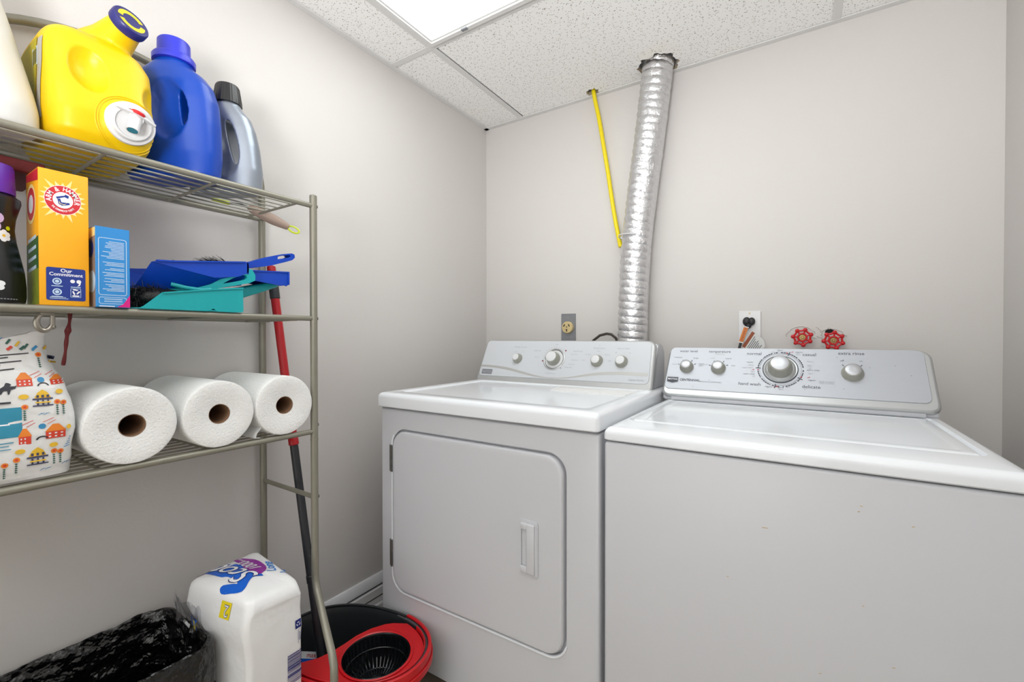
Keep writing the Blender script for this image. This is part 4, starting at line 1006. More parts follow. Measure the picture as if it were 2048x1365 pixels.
def teal_pan():
    zr = SH['mid']+.0068; z = lambda r: Z(zr+r)
    t = thing('dustpan', 'teal plastic dustpan resting directly on the middle shelf', 'dustpan', P(-1.17, .44, zr))
    x0, x1 = -1.275, -1.062; th = .0028
    side = [(.338, 0), (.526, 0), (.531, .004), (.530, .056), (.524, .0565), (.376, .034), (.372, .031)]
    side = [(.336, .0), (.455, .0), (.466, .006), (.473, .0), (.524, -.0), (.5275, .004), (.5265, .0565), (.465, .0485), (.374, .0335), (.345, .006)]
    m = M()
    for x in (x1-th, x0): m.ext(side, (x, 0, z(.0006)), (0, 1, 0), (0, 0, 1), (th, 0, 0), teal)
    m.ext([(.374, .0335), (.465, .0485), (.5265, .0565), (.5265, .0535), (.465, .0455), (.375, .031)], (x1-th, 0, z(.0006)), (0, 1, 0), (0, 0, 1), (.006, 0, 0), teal)
    m.box((x0+.001, .350, z(.0010)), (x1-.0012, .5255, z(.0034)), teal)
    m.box((x0+.001, .522, z(.0012)), (x1-.0012, .5258, z(.0560)), teal)
    m.loft([[V((x0, .322, z(.0002))), V((x1-.01, .322, z(.0002))), V((x1-.01, .322, z(.0012))), V((x0, .322, z(.0012)))], [V((x0, .352, z(.0007))), V((x1-.0012, .352, z(.0007))), V((x1-.0012, .352, z(.0036))), V((x0, .352, z(.0036)))]], teal)
    put(m, 'pan', t)
    m = M(); R = []
    for y, zc, w_, h_ in ((.520, .036, .070, .030), (.56, .052, .060, .028), (.62, .072, .050, .022), (.655, .084, .042, .018), (.664, .088, .03, .012)):
        R.append([V((-1.165+a, y, z(zc)+b)) for a, b in rrect(w_, h_, .006, 4)])
    m.loft(R, teal); put(m, 'handle', t)
    # hand brush lying in the teal pan
    t2 = thing('hand_brush', 'teal hand brush with long black bristles and an open loop handle, under the blue dustpan', 'brush', P(-1.13, .40, zr))
    m = M(); R = []
    for y, zc, w_, h_ in ((.385, .040, .02, .006), (.395, .040, .030, .010), (.42, .044, .030, .012), (.445, .046, .028, .012), (.465, .048, .02, .010)):
        R.append([V((-1.125+a, y, z(zc)+b)) for a, b in rrect(w_, h_, .004, 4)])
    m.loft(R, teal)
    put(m, 'brush_back', t2)
    m = M(); a0, a1 = V((-1.098, .452, z(.047))), V((-1.088, .566, z(.088))); dd = (a1-a0).normalized(); up = V((0, -dd.z, dd.y)); L_ = (a1-a0).length
    def loop(hw, hh, k): return [(-hw, 0)]
    out = [(-.012, -.005), (.03, -.0055), (.07, -.009), (.105, -.0115), (.120, -.009), (.1245, .003), (.122, .017), (.112, .022), (.085, .020), (.055, .0135), (.028, .006), (-.012, .005)]
    hole = [(.050, .0015), (.072, -.0005), (.098, -.0015), (.105, .002), (.104, .0075), (.096, .0105), (.076, .008)]
    m.ext(out, a0, dd, up, V((-.026, 0, 0)), teal, [hole]); bmesh.ops.bevel(m.bm, geom=[e for e in m.bm.edges if len(e.link_faces) == 2 and e.calc_face_angle(0) > .7 and abs(e.verts[0].co.x-e.verts[1].co.x) < 1e-5], offset=.0018, segments=2, affect='EDGES')
    m.tube([V((-1.108, .405, z(.056))), V((-1.100, .430, z(.050))), V((-1.094, .458, z(.047))), V((-1.094, .475, z(.050)))], .0045, teal, 10)
    put(m, 'loop_handle', t2)
    m = M(); hairs(m, lambda g: V((g.uniform(-1.150, -1.106), g.uniform(.340, .455), z(.043))), (.10, -.25, -.9), .50, .040, 900, brist, .0006, 5)
    m.ball(V((-1.112, .392, z(.025))), .1, brist, (.28, .56, .21), n=3)
    hairs(m, lambda g: V((g.uniform(-1.12, -1.092), g.uniform(.335, .40), z(g.uniform(.010, .045)))), (.2, -.6, .1), .7, .020, 420, brist, .0006, 8)
    put(m, 'bristles', t2)
teal_pan()
def blue_pan():
    t = thing('dustpan', 'blue plastic dustpan tilted on top of the teal hand brush', 'dustpan', P(-1.18, .47, .10))
    th = .0026; x0, x1 = -1.285, -1.088
    # side wall profile (y, z rel)
    prof = [(.368, .150), (.376, .1545), (.405, .157), (.545, .1745), (.552, .172), (.553, .160), (.552, .149), (.53, .138), (.48, .130), (.42, .1405)]
    m = M()
    for x in (x1, x0): m.ext(prof, (x-th, 0, CZ), (0, 1, 0), (0, 0, 1), (th, 0, 0), bluep)
    m.ext([(.373, .1545), (.405, .157), (.545, .1745), (.545, .1715), (.405, .154), (.374, .1515)], (x1-th, 0, CZ), (0, 1, 0), (0, 0, 1), (.007, 0, 0), bluep)
    # floor: from lip up to the back
    fp = [(.330, .0835), (.36, .090), (.40, .0985), (.46, .107), (.53, .118), (.552, .122)]
    rings = [[P(x0-(.02 if i == 0 else .012 if i == 1 else 0), y, z), P(x1-.036, y, z), P(x1-.036, y, z+th), P(x0-(.02 if i == 0 else .012 if i == 1 else 0), y, z+th)] for i, (y, z) in enumerate(fp)]
    m.loft(rings, bluep)
    m.box(P(x0, .549, .122), P(x1-.034, .553, .174), bluep); m.box(P(x1-.036, .549, .146), P(x1, .553, .174), bluep)
    ya_ = [(.340, .086), (.352, .088), (.39, .096), (.44, .104), (.50, .113), (.549, .122)]; yb_ = [(.366, .150), (.376, .1535), (.41, .143), (.45, .136), (.49, .131), (.549, .148)]
    for xx, s1 in ((x1, 1), (x0, -1)):
        m.loft([[P(xx-.034*s1, a[0], a[1]), P(xx-.0005*s1, b[0], b[1]), P(xx-.003*s1, b[0], b[1]), P(xx-.0365*s1, a[0], a[1])] for a, b in zip(ya_, yb_)], bluep)
    put(m, 'pan', t)
    m = M(); o = [(.552, .158), (.60, .1625), (.655, .1665), (.6665, .1665), (.6665, .135), (.660, .1295), (.652, .1325), (.648, .1295), (.60, .134), (.552, .139)]
    m.ext(o, (-1.115, 0, CZ), (0, 1, 0), (0, 0, 1), (-.003, 0, 0), bluep); m.ext(o, (-1.175, 0, CZ), (0, 1, 0), (0, 0, 1), (-.003, 0, 0), bluep)
    m.loft([[P(-1.178, .552, .156), P(-1.112, .552, .156), P(-1.112, .552, .159), P(-1.178, .552, .159)], [P(-1.178, .6665, .1645), P(-1.112, .6665, .1645), P(-1.112, .6665, .1675), P(-1.178, .6665, .1675)]], bluep)
    m.box(P(-1.178, .6635, .1335), P(-1.112, .6675, .167), bluep, .001); put(m, 'handle', t)
    t2 = thing('hand_brush', 'blue hand brush with a slotted handle lying on the blue dustpan', 'brush', P(-1.15, .50, .17))
    m = M(); a0 = P(-1.135, .540, .163); dd = V((.10, .987, .19)).normalized(); up = V((0, -dd.z, dd.y)).normalized()
    out = [(-.01, -.004), (.04, -.003), (.09, .000), (.125, .006), (.145, .010), (.153, .016), (.1535, .024), (.147, .0275), (.12, .0265), (.08, .021), (.04, .012), (.01, .006), (-.01, .005)]
    hole = [(.108, .0145), (.137, .0170), (.144, .0205), (.140, .0240), (.118, .0232), (.109, .0200)]
    m.ext(out, a0, dd, up, V((-.028, 0, 0)), bluep, [hole]); put(m, 'handle', t2)
    m = M(); R = []
    for y, zc, w_, h_ in ((.415, .152, .03, .008), (.43, .153, .045, .014), (.50, .158, .05, .016), (.545, .164, .034, .014)): R.append([P(-1.155+a, y, zc+b) for a, b in rrect(w_, h_, .004, 4)])
    m.loft(R, bluep); put(m, 'brush_back', t2)
    m = M(); hairs(m, lambda g: P(g.uniform(-1.185, -1.135), g.uniform(.43, .53), .158), (0, -.9, .1), .3, .02, 200, brist, .0007, 9)
    hairs(m, lambda g: P(g.uniform(-1.205, -1.165), g.uniform(.53, .57), .166), (-.1, -.9, .38), .22, .05, 200, brist, .0007, 19); put(m, 'bristles', t2)
blue_pan()
def dish_brush():
    t = thing('bottle_brush', 'taupe handled brush with a lime hanging loop poking past the top shelf end', 'brush', P(-1.25, .62, .37))
    a, b = P(-1.268, .645, .352), P(-1.214, .727, .3075); d = (b-a).normalized()
    m = M(); L_ = (b-a).length; m.lathe([(.008, 0), (.0115, .01), (.0135, .03), (.0145, .05), (.0142, .066), (.0125, .082), (.0095, L_-.006), (.0075, L_-.001), (.004, L_)], a, d, taupe, 28); put(m, 'handle', t)
    s_ = V((0, 1, 0)).cross(d).normalized(); s_ = d.cross(V((1, 0, 0))).normalized(); m = M()
    c = b+d*.013; m.tube([c+d*math.cos(u)*.015+s_*math.sin(u)*.0085 for u in [2*PI*i/28 for i in range(28)]], .0024, lime, 8, closed=True); put(m, 'hanging_loop', t, label='lime green hanging loop')
    m = M(); m.tube([a, a-d*.02+V((0, 0, -.002)), a-V((.0, .05, .000))], .003, blkd, 8); m.tube([a-V((0, .05, .0)), a-V((0, .09, .0))], [.005, .004], lime, 12); put(m, 'brush_head', t)
dish_brush()
def hook():
    t = thing('s_hook', 'small nickel hook hanging from the middle shelf over the patterned bag', 'hook', P(-1.085, .212, .03))
    m = M(); c = P(-1.08, .212, .024); pts = []
    for i in range(20):
        a = math.radians(100+ -0 + i*245/19); pts.append(c+V((0, math.cos(a)*.0092, math.sin(a)*.0135)))
    m.tube([P(-1.08, .2125, .052)]+pts, [.003]+[.0030+.0016*math.sin(PI*i/19) for i in range(20)], bronze, 10); put(m, 'hook', t)
    m = M(); m.box(P(-1.086, .207, .036), P(-1.076, .224, .0445), bronze, .001); m.cyl(P(-1.081, .2225, .040), P(-1.081, .2225, .018), .0032, bronze, 10); m.ball(P(-1.081, .2225, .0165), .0042, bronze, n=2); put(m, 'clasp', t)
hook()
m = M(); cp = [P(-1.09, .2465, .046), P(-1.09, .2460, .030), P(-1.09, .2440, .014), P(-1.09, .2425, .004), P(-1.09, .2410, -.012), P(-1.09, .2395, -.030), P(-1.095, .238, -.05)]
m.tube(smooth_path(cp, 36), [.0026+.0005*math.sin(i*.6)+.0018*math.exp(-((i-15)/4)**2) for i in range(37)], drk_red, 8); put(m, 'red_lanyard', loc=cp[0], label='thin dark red cord dangling from the middle shelf beside the hook', cat='cord')

# -------- lower shelf
zl = Z(SH['low'])+.0068
def paper_roll(yc, xf, label, seed, flap=False):
    R0 = .0725; xb = xf-.262; zc = zl+R0
    t = thing('paper_towel_roll', label, 'paper towel roll', ((xf+xb)/2, yc, zl), 'paper towel rolls on the lower shelf')
    def fn(a, h): return 1+.012*noise.noise(V((math.cos(a)*1.4+seed*3, math.sin(a)*1.4, h*9)))+.004*noise.noise(V((math.cos(a)*6+seed, math.sin(a)*6, h*60)))
    m = M(); L_ = xf-xb
    pr = [(.0215, .004), (.045, .0012), (.066, .0), (R0-.0025, .001), (R0-.0004, .004)]+[(R0, .02+i*(L_-.04)/14) for i in range(15)]+[(R0-.0004, L_-.004), (R0-.002, L_-.001), (.068, L_-.0002), (.055, L_-.0006), (.04, L_-.002), (.028, L_-.004), (.0215, L_-.005)]
    m.lathe(pr, (xb, yc, zc), (1, 0, 0), paper, 96, fn, False, False)
    # a few visible layer lines on the face
    for v in m.bm.verts:
        if v.co.z < zl+.0008: v.co.z = zl+.0008
    if flap:
        m.loft([[V((x, yc-.052+.0*i, zl+.030)), V((x, yc-.066, zl+.014)), V((x, yc-.070, zl+.003)), V((x, yc-.055, zl+.0015))] for i, x in enumerate((xb+.01, xf-.03, xf-.006))], paper, False, False, closed=False)
    put(m, 'paper', t)
    m = M(); m.lathe([(.0213, .006), (.0213, L_-.0055), (.0203, L_-.0055), (.0203, .006), (.0213, .006)], (xb, yc, zc), (1, 0, 0), kraft, 40, None, False, False); put(m, 'cardboard_core', t, label='brown cardboard core')
paper_roll(.326, -1.062, 'white paper towel roll touching the patterned bag, largest of the row', 1)
paper_roll(.478, -1.062, 'white paper towel roll in the middle of the lower shelf, flanked by two others', 2)
paper_roll(.625, -1.062, 'white paper towel roll nearest the front post of the rack', 3, True)

def litter_bag():
    t = thing('pet_food_bag', 'white plastic bag printed with little houses and flowers, a blue panel and a dog', 'bag', P(-1.17, .15, -.24))
    R = []; n = 64
    for z, xc, yc, a, b, e in ((-.2405, -1.185, .140, .100, .090, 5), (-.236, -1.188, .145, .115, .101, 9), (-.21, -1.188, .146, .120, .106, 9), (-.16, -1.19, .146, .121, .106, 9), (-.11, -1.192, .145, .118, .105, 8), (-.085, -1.193, .144, .112, .103, 7), (-.06, -1.188, .141, .095, .096, 4), (-.04, -1.178, .141, .072, .092, 3.5), (-.022, -1.160, .142, .045, .088, 3), (-.008, -1.145, .145, .022, .082, 3), (.002, -1.137, .150, .008, .076, 3), (.008, -1.135, .152, .005, .074, 3)):
        ring = []
        for p in sell(a, b, e, n):
            y = yc+p[1]; zz = z
            if z > -.05: zz = z-.035*max(0, (.215-y)/.16)*((z+.05)/.058)
            if z > -.02 and y > .205: zz = z+(y-.205)*.10
            ring.append(P(xc+p[0], y, zz))
        R.append(ring)
    dense = []
    for a_, b_ in zip(R, R[1:]):
        for k in range(4): dense.append([p.lerp(q, k/4) for p, q in zip(a_, b_)])
    dense.append(R[-1]); m = M(); m.loft(dense, bagw)
    for v in m.bm.verts:
        k = min(1, max(0, (v.co.z-Z(-.238))/.02)); nn = noise.noise_vector(v.co*11)*.009+noise.noise_vector(v.co*38)*.0026
        v.co += V((nn.x, nn.y, nn.z*.5))*k
    me = m.data('b', 60); bv = bvh(me); put(me, 'bag', t)
    def hit(a, b, l):
        h = bv.ray_cast(P(-.8, a, b), V((-1, 0, 0)))
        return (h[0]+V((1, 0, 0))*(l*.7+.0007)) if h[0] else P(-1.14, a, b)
    g = Print(hit, .005)
    g.grid(.06, -.163, .1835, -.1155, b_tl, 30, 10); g.line(.13, -.142, .17, -.142, .002, sc_wh)
    for k in range(6): g.line(.10, -.036-k*.0062, .2-.005*k-.02*(k % 2), -.028-k*.0062, .0016, b_bk)
    g.line(.14, -.107, .172, -.107, .003, b_bk); g.line(.13, -.171, .173, -.171, .0016, b_tl); g.line(.13, -.176, .168, -.176, .0013, b_tl); g.line(.13, -.181, .17, -.181, .0013, b_tl)
    g.lv = 1
    # dog
    g.shape([(.160, -.092), (.161, -.084), (.166, -.080), (.168, -.075), (.171, -.0755), (.174, -.078), (.172, -.081), (.178, -.081), (.180, -.079), (.178, -.085), (.173, -.0865), (.171, -.094), (.1695, -.094), (.169, -.088), (.165, -.088), (.162, -.094)], b_bk)
    def house(a, b, w_, h_, c1, c2, win=3):
        g.lv = 1
        g.shape([(a-w_/2, b), (a+w_/2, b), (a+w_/2, b+h_*.5), (a-w_/2, b+h_*.5)], c1).shape([(a-w_/2-.001, b+h_*.5), (a+w_/2+.001, b+h_*.5), (a+w_*.15, b+h_), (a-w_*.15, b+h_)], c2)
        for i in range(win):
            for j in range(2): g.rr(a-w_*.3+i*w_*.3, b+h_*(.14+.22*j), w_*.12, h_*.10, .0003, bagw)
    def pagoda(a, b, s_=1):
        g.lv = 1
        g.shape([(a-.010*s_, b+.013*s_), (a+.010*s_, b+.013*s_), (a+.006*s_, b+.022*s_), (a, b+.027*s_), (a-.006*s_, b+.022*s_)], b_ye)
        g.line(a-.012*s_, b+.0115*s_, a+.012*s_, b+.0115*s_, .0026, b_nv); g.line(a-.012*s_, b+.0005, a+.012*s_, b+.0005, .002, b_nv)
        for k in (-.006, 0, .006): g.line(a+k*s_, b, a+k*s_, b+.010*s_, .0024, b_nv); g.line(a+k*s_, b+.014*s_, a+k*s_, b+.018*s_, .003, b_nv)
        g.line(a-.009*s_, b+.006, a+.009*s_, b+.006, .0022, b_ye)
    def flower(a, b, n_=1):
        for k in range(n_):
            g.lv = 1
            g.disc(a+k*.008, b+.014-k*.002, .0042, b_or, 1, 10).disc(a+k*.008, b+.014-k*.002, .002, b_rd, 1, 8)
            for j in range(5): g.line(a+k*.008-.002, b+.008-j*.0035, a+k*.008+.001, b+.0072-j*.0035, .0016, b_gr)
            g.line(a+k*.008-.0005, b+.009, a+k*.008-.001, b-.008, .0007, b_gr)
    house(.189, -.082, .018, .022, b_rd, b_or); house(.232, -.082, .024, .016, b_rd, b_or, 4)
    pagoda(.208, -.116); g.disc(.186, -.099, .004, b_ye, 1.5, 10).disc(.229, -.094, .004, b_ye, 1.3, 10)
    flower(.187, -.130); flower(.225, -.125, 2); g.lv = 1; g.disc(.206, -.150, .0045, b_bl, 1, 10).disc(.2085, -.073, .0045, b_bl, 1, 10)
    g.lv = 1
    for a, b in ((.190, -.142), (.214, -.140), (.203, -.062), (.222, -.062)): g.line(a-.007, b-.003, a+.006, b+.003, .0008, b_rd); g.line(a-.002, b-.007, a+.008, b-.001, .0008, b_rd)
    house(.186, -.177, .014, .026, b_rd, b_or, 2); house(.222, -.172, .024, .024, b_rd, b_or, 4)
    g.lv = 1
    g.ring(.206, -.172, .004, .006, b_bk, 12, 1.3, 0, PI).ring(.210, -.083, .004, .0055, b_bk, 12, 1.3, 0, PI)
    pagoda(.200, -.212, 1.05); g.disc(.180, -.187, .004, b_ye, 1.5, 10).disc(.219, -.183, .004, b_ye, 1.4, 10); flower(.220, -.208, 2); flower(.176, -.214, 1); flower(.163, -.220, 1)
    g.lv = 1
    for a, b in ((.208, -.127), (.209, -.220), (.236, -.215)):
        g.lv = 1
        for k in range(4): g.line(a-.006+.003*k, b-.004+.002*(k % 2), a-.002+.003*k, b-.001, .0008, b_bl)
    g.lv = 1
    for i in range(9): g.line(.10+.015*i, -.022-.0*i, .106+.015*i, -.016, .004, (b_rd, b_gr, b_bl, b_ye, b_or)[i % 5])
    g.lv = 1
    for i in range(5): g.line(.165+.010*i, -.008-.004*i, .170+.010*i, .0-.004*i, .003, (b_bl, b_gr, b_ye, b_gr, b_bl)[i])
    flower(.212, -.045); g.line(.226, -.035, .236, -.038, .006, b_nv); g.line(.226, -.043, .238, -.046, .003, b_ye); g.disc(.238, -.155, .004, b_ye, .8, 8)
    g.lv = 1
    for i in range(5): g.line(.232+.002*i, -.190+.004*i, .240, -.188+.004*i, .0012, b_bl)
    put(g.m, 'bag_print', t)
litter_bag()

# ================================================================ on the floor
def scott_pack():
    t = thing('toilet_paper_pack', 'white plastic wrapped toilet paper pack with blue and purple logo, torn open at its side', 'toilet paper', (-1.13, .56, 0))
    A, B, C_, D_ = (-1.215, .462), (-1.003, .503), (-1.001, .629), (-1.242, .640); AL, DL = (-1.118, .484), (-1.222, .642)
    AH, DH = A, D_
    cx = sum(p[0] for p in (A, B, C_, D_))/4; cy = sum(p[1] for p in (A, B, C_, D_))/4
    def sq(k, rr_, n=14, w_=1):
        A = (AL[0]+(AH[0]-AL[0])*w_, AL[1]+(AH[1]-AL[1])*w_); D_ = (DL[0]+(DH[0]-DL[0])*w_, DL[1]+(DH[1]-DL[1])*w_)
        base = rrect(2, 2, rr_, n); out = []
        for u, v in base:
            u, v = u*k, v*k; a = ((1-u)/2, (1+u)/2); b_ = ((1-v)/2, (1+v)/2)
            x = A[0]*a[0]*b_[0]+B[0]*a[1]*b_[0]+C_[0]*a[1]*b_[1]+D_[0]*a[0]*b_[1]; y = A[1]*a[0]*b_[0]+B[1]*a[1]*b_[0]+C_[1]*a[1]*b_[1]+D_[1]*a[0]*b_[1]; out.append((x, y))
        return out
    R = []
    def top(x, y, drop):
        # ridge high at the far corner, sloping to the near left
        return Z(-.566)-.016*max(0, (-1.12-x)/.12)**1.3*(1 if y < .58 else .35)-.014*max(0, (x+1.10)/.08)+.004*math.sin(y*40)-drop
    zs = [.002, .03, .08, .13, .18, .23, .28, .33, .36, .385, .40, .412, .424, .436]
    for z in zs:
        k = 1+.012*math.sin(z*26)*.6; 
        if z < .01: k = .93
        R.append([V((x, y, z)) for x, y in sq(k, .18, w_=min(1, max(0, (z-.365)/.055))**1.3)])
    for k, drop in ((1.0, .030), (.985, .020), (.95, .010), (.88, .004), (.78, .001), (.62, 0), (.42, -.001), (.22, -.001), (.08, -.001)):
        R.append([V((x, y, top(x, y, drop))) for x, y in sq(k, .22)])
    m = M(); m.loft(R, film)
    for v in m.bm.verts:
        q = noise.noise_vector(v.co*11)*.007+noise.noise_vector(v.co*27)*.0032
        # crease below the near top edge
        q += V((.0, -.006, 0))*math.exp(-((v.co.z-.40)/.03)**2)*(1 if v.co.y < .52 else 0)
        v.co += V((q.x, q.y, q.z*.6 if v.co.z > .02 else 0))
    me = m.data('p', 70); bv = bvh(me); put(me, 'wrapped_pack', t)
    def hit(a, b, l):
        h = bv.ray_cast(V((a, b, .8)), V((0, 0, -1)))
        return (h[0]+V((0, 0, 1))*(l+.0008)) if h[0] else V((a, b, .44))
    def loc(o, r, sc=1):
        r = V((r[0], r[1])).normalized(); u = V((-r.y, r.x)); return lambda a, b, l: hit(o[0]+(r.x*a+u.x*b)*sc, o[1]+(r.y*a+u.y*b)*sc, l)
    g = Print(loc((-1.160, .538), (-.985, -.14), 1.14), .006)
    def blob(pts, m_, n=1): g.shape(pts, m_)
    def dens(p, k=4):
        out = []
        for i in range(len(p)):
            p0, p1, p2, p3 = [V(p[(i+d_) % len(p)]) for d_ in (-1, 0, 1, 2)]
            for j in range(k):
                u = j/k; q_ = .5*(2*p1+(p2-p0)*u+(2*p0-5*p1+4*p2-p3)*u*u+(3*p1-p0-3*p2+p3)*u**3); out.append((q_.x, q_.y))
        return out
    blob(dens([(-.092, .030), (-.075, .038), (-.055, .020), (.0, .026), (.045, .022), (.070, .012), (.074, -.004), (.050, -.016), (.020, -.030), (-.01, -.030), (-.050, -.022), (-.078, -.022), (-.070, -.004)]), sc_bl)
    blob(dens([(-.092, .030), (-.080, .020), (-.040, .038), (-.050, .048), (-.088, .040)]), sc_bl)
    blob(dens([(-.066, -.014), (-.030, -.018), (.015, -.033), (.045, -.040), (.040, -.052), (.0, -.060), (-.045, -.052), (-.066, -.034)]), sc_pu)
    g.text('Scott', -.004, .001, .066, sc_nv, .028, 0, 1.0, .25).text('Scott', -.004, .001, .066, sc_wh, .006, 0, 1.0, .25)
    g.text('1000', -.018, -.036, .030, sc_wh, .01, -.12, 1.05, .3); g.text('sheets', .026, -.045, .010, sc_wh, 0, -.1)
    g2 = Print(loc((-1.108, .622), (-.95, .30)), .006); g = g; 
    g2.text('Long', .0, .012, .030, sc_cy, .01).text('Lasting', -.004, -.014, .030, sc_cy, .01)
    put(g.m, 'logo_print', t); put(g2.m, 'slogan_print', t)
    g3 = Print(loc((-1.212, .520), (-.985, -.14)), .006)
    g3.shape([(-.004, .012), (.014, .010), (.016, .026), (.002, .030)], sc_pu).line(-.004, .0, .012, -.008, .001, b_bk).line(-.003, -.008, .010, .002, .001, b_bk); put(g3.m, 'corner_print', t)
    # near face print (yellow band with number) and right face (barcode)
    def hy(a, b, l):
        h = bv.ray_cast(V((a, .2, b)), V((0, 1, 0))); return (h[0]+V((0, -1, 0))*(l+.0012)) if h[0] else V((a, .48, b))
    g = Print(hy, .006); g.grid(-1.086, Z(-.624), -1.054, Z(-.590), yelp, 6, 6); g.text('2', -1.067, Z(-.607), .034, sc_nv, .03, PI, .9).text('2', -1.067, Z(-.607), .034, sc_wh, -.005, PI, .9)
    put(g.m, 'band_print', t)
    def hx(a, b, l):
        h = bv.ray_cast(V((-.7, a, b)), V((-1, 0, 0))); return (h[0]+V((1, 0, 0))*(l+.0012)) if h[0] else V((-1.02, a, b))
    g = Print(hx); rg = random.Random(5); z = Z(-.815)
    while z < Z(-.745):
        w_ = rg.choice((.0007, .001, .0018, .0026)); g.grid(.590, z, .626, z+w_, sc_nv, 5, 1); z += w_+rg.choice((.0009, .0016, .0022)); g.lv = 0
    for k in range(9): g.line(.629, Z(-.81)+k*.0075, .629, Z(-.81)+k*.0075+.004, .0022, sc_nv)
    g.lv = 0; g.frame(.6215, Z(-.712), .012, .032, .001, .0007, sc_nv)
    for k in range(3): g.line(.6185+.003*k, Z(-.722), .6185+.003*k, Z(-.700)-.004*(k % 2), .0009, sc_nv)
    g.rr(.6165, Z(-.682), .015, .020, .0005, sc_nv)
    for k in range(3):
        a = PI/2+2*PI*k/3; g.ring(.6165, Z(-.682), .0028, .0048, sc_wh, 6, 1, a-.7, a+.7)
    put(g.m, 'barcode_print', t)
    # torn clear wrap at the left side
    m = M(); R = []; n = 60
    for j in range(n+1):
        v = j/n; row = []
        for i in range(n+1):
            u = i/n; x = -1.245+.135*u+.010*math.sin(v*9); y = .455+.022*min(1, v*3)-.010*math.sin(u*PI)*(.6+.4*math.sin(v*7)); zz = Z(-.600)-.42*v
            p = V((x, y, zz)); p += noise.noise_vector(p*16)*.012+noise.noise_vector(p*42)*.009+noise.noise_vector(p*90)*.003; row.append(p)
        R.append(row)
    m.loft(R, clearm, False, False, closed=False); put(m, 'torn_clear_wrap', t, label='crumpled clear plastic wrap')
    g = Print(lambda a, b, l: V((a, .462, b))+noise.noise_vector(V((a, .46, b))*20)*.004)
    g.grid(-1.160, Z(-.70), -1.146, Z(-.645), yelp, 4, 8).text('0', -1.165, Z(-.648), .034, sc_bl, .02, PI).text('0', -1.165, Z(-.648), .034, pale, .0, PI).text('2', -1.145, Z(-.648), .034, sc_bl, .02, PI); put(g.m, 'loose_print', t)
scott_pack()

def bin_():
    t = thing('trash_bin', 'black bag lined bin under the rack, along the left wall', 'trash can', (-1.19, .29, 0))
    x0, x1, y0, y1, zt = -1.318, -1.060, .105, .468, Z(-.662)
    def rect(ins, q=.045, n=8): return rrect(x1-x0-2*ins, y1-y0-2*ins, max(q-ins*.3, .01), n, (x0+x1)/2, (y0+y1)/2)
    m = M(); m.loft([[V((x, y, z)) for x, y in rect(i)] for z, i in ((.0, .050), (.01, .045), (.20, .025), (zt-.006, .004), (zt-.006, .006), (.20, .028), (.012, .05))], blkd, True, True); put(m, 'bin', t)
    # liner draped over the rim
    m = M(); R = []
    base = []
    def dense(ins):
        p = rect(ins); out = []
        for i in range(len(p)):
            a, b = p[i], p[(i+1) % len(p)]; L_ = math.hypot(b[0]-a[0], b[1]-a[1]); k = max(1, int(L_/.008))
            for j in range(k): out.append((a[0]+(b[0]-a[0])*j/k, a[1]+(b[1]-a[1])*j/k))
        return out
    ref = dense(.0); cx, cy = (x0+x1)/2, (y0+y1)/2
    def ring(ins, z, amp):
        out = []
        for x, y in ref:
            kx = (abs(x-cx)-ins)/max(abs(x-cx), 1e-6) if abs(x-cx) > ins else 0; ky = (abs(y-cy)-ins)/max(abs(y-cy), 1e-6) if abs(y-cy) > ins else 0
            q = V((cx+(x-cx)*max(kx, 0), cy+(y-cy)*max(ky, 0), z)); s_ = noise.noise(V((x*22, y*22, z*5)))*amp+noise.noise(V((x*60, y*60, z*9)))*amp*.5
            d = V((x-cx, y-cy, 0)).normalized(); q += d*s_*.8+V((0, 0, s_*.5 if abs(z-zt) < .03 else 0)); out.append(q)
        return out
    def ring(ins, z, amp):
        out = []; per = 0
        for k, (x, y) in enumerate(ref):
            q_ = ref[k-1]; per += math.hypot(x-q_[0], y-q_[1]) if k else 0
            kx = max(abs(x-cx)-ins, .002)/max(abs(x-cx), 1e-6); ky = max(abs(y-cy)-ins, .002)/max(abs(y-cy), 1e-6)
            sn = noise.noise(V((per*26, z*7, 1.3)))*amp+noise.noise(V((per*70, z*16, 4)))*amp*.45
            sn = -abs(sn) if ins > .003 else abs(sn)
            d = V((x-cx, y-cy, 0)).normalized(); p_ = V((cx+(x-cx)*min(kx, 1.06), cy+(y-cy)*min(ky, 1.06), z))+d*sn
            if abs(z-zt) < .02: p_.z += noise.noise(V((per*34, 7.7, 0)))*.006+noise.noise(V((per*90, 3.1, 0)))*.003
            out.append(p_)
        return out
    for ins, z, amp in ((.002, zt-.20, .006), (-.003, zt-.12, .008), (-.004, zt-.07, .007), (-.004, zt-.035, .005), (-.003, zt-.012, .003), (-.001, zt-.002, .002), (.0035, zt, .002), (.008, zt-.008, .002), (.011, zt-.025, .006), (.014, zt-.05, .012), (.018, zt-.08, .018), (.022, zt-.12, .024), (.028, zt-.16, .026), (.036, zt-.20, .026), (.046, zt-.24, .022), (.06, zt-.28, .018), (.085, zt-.31, .012), (.105, zt-.325, .008)): R.append(ring(ins, z, amp))
    m.loft(R, liner, False, True); put(m, 'bin_liner', t, label='glossy black bin bag folded over the rim')
bin_()

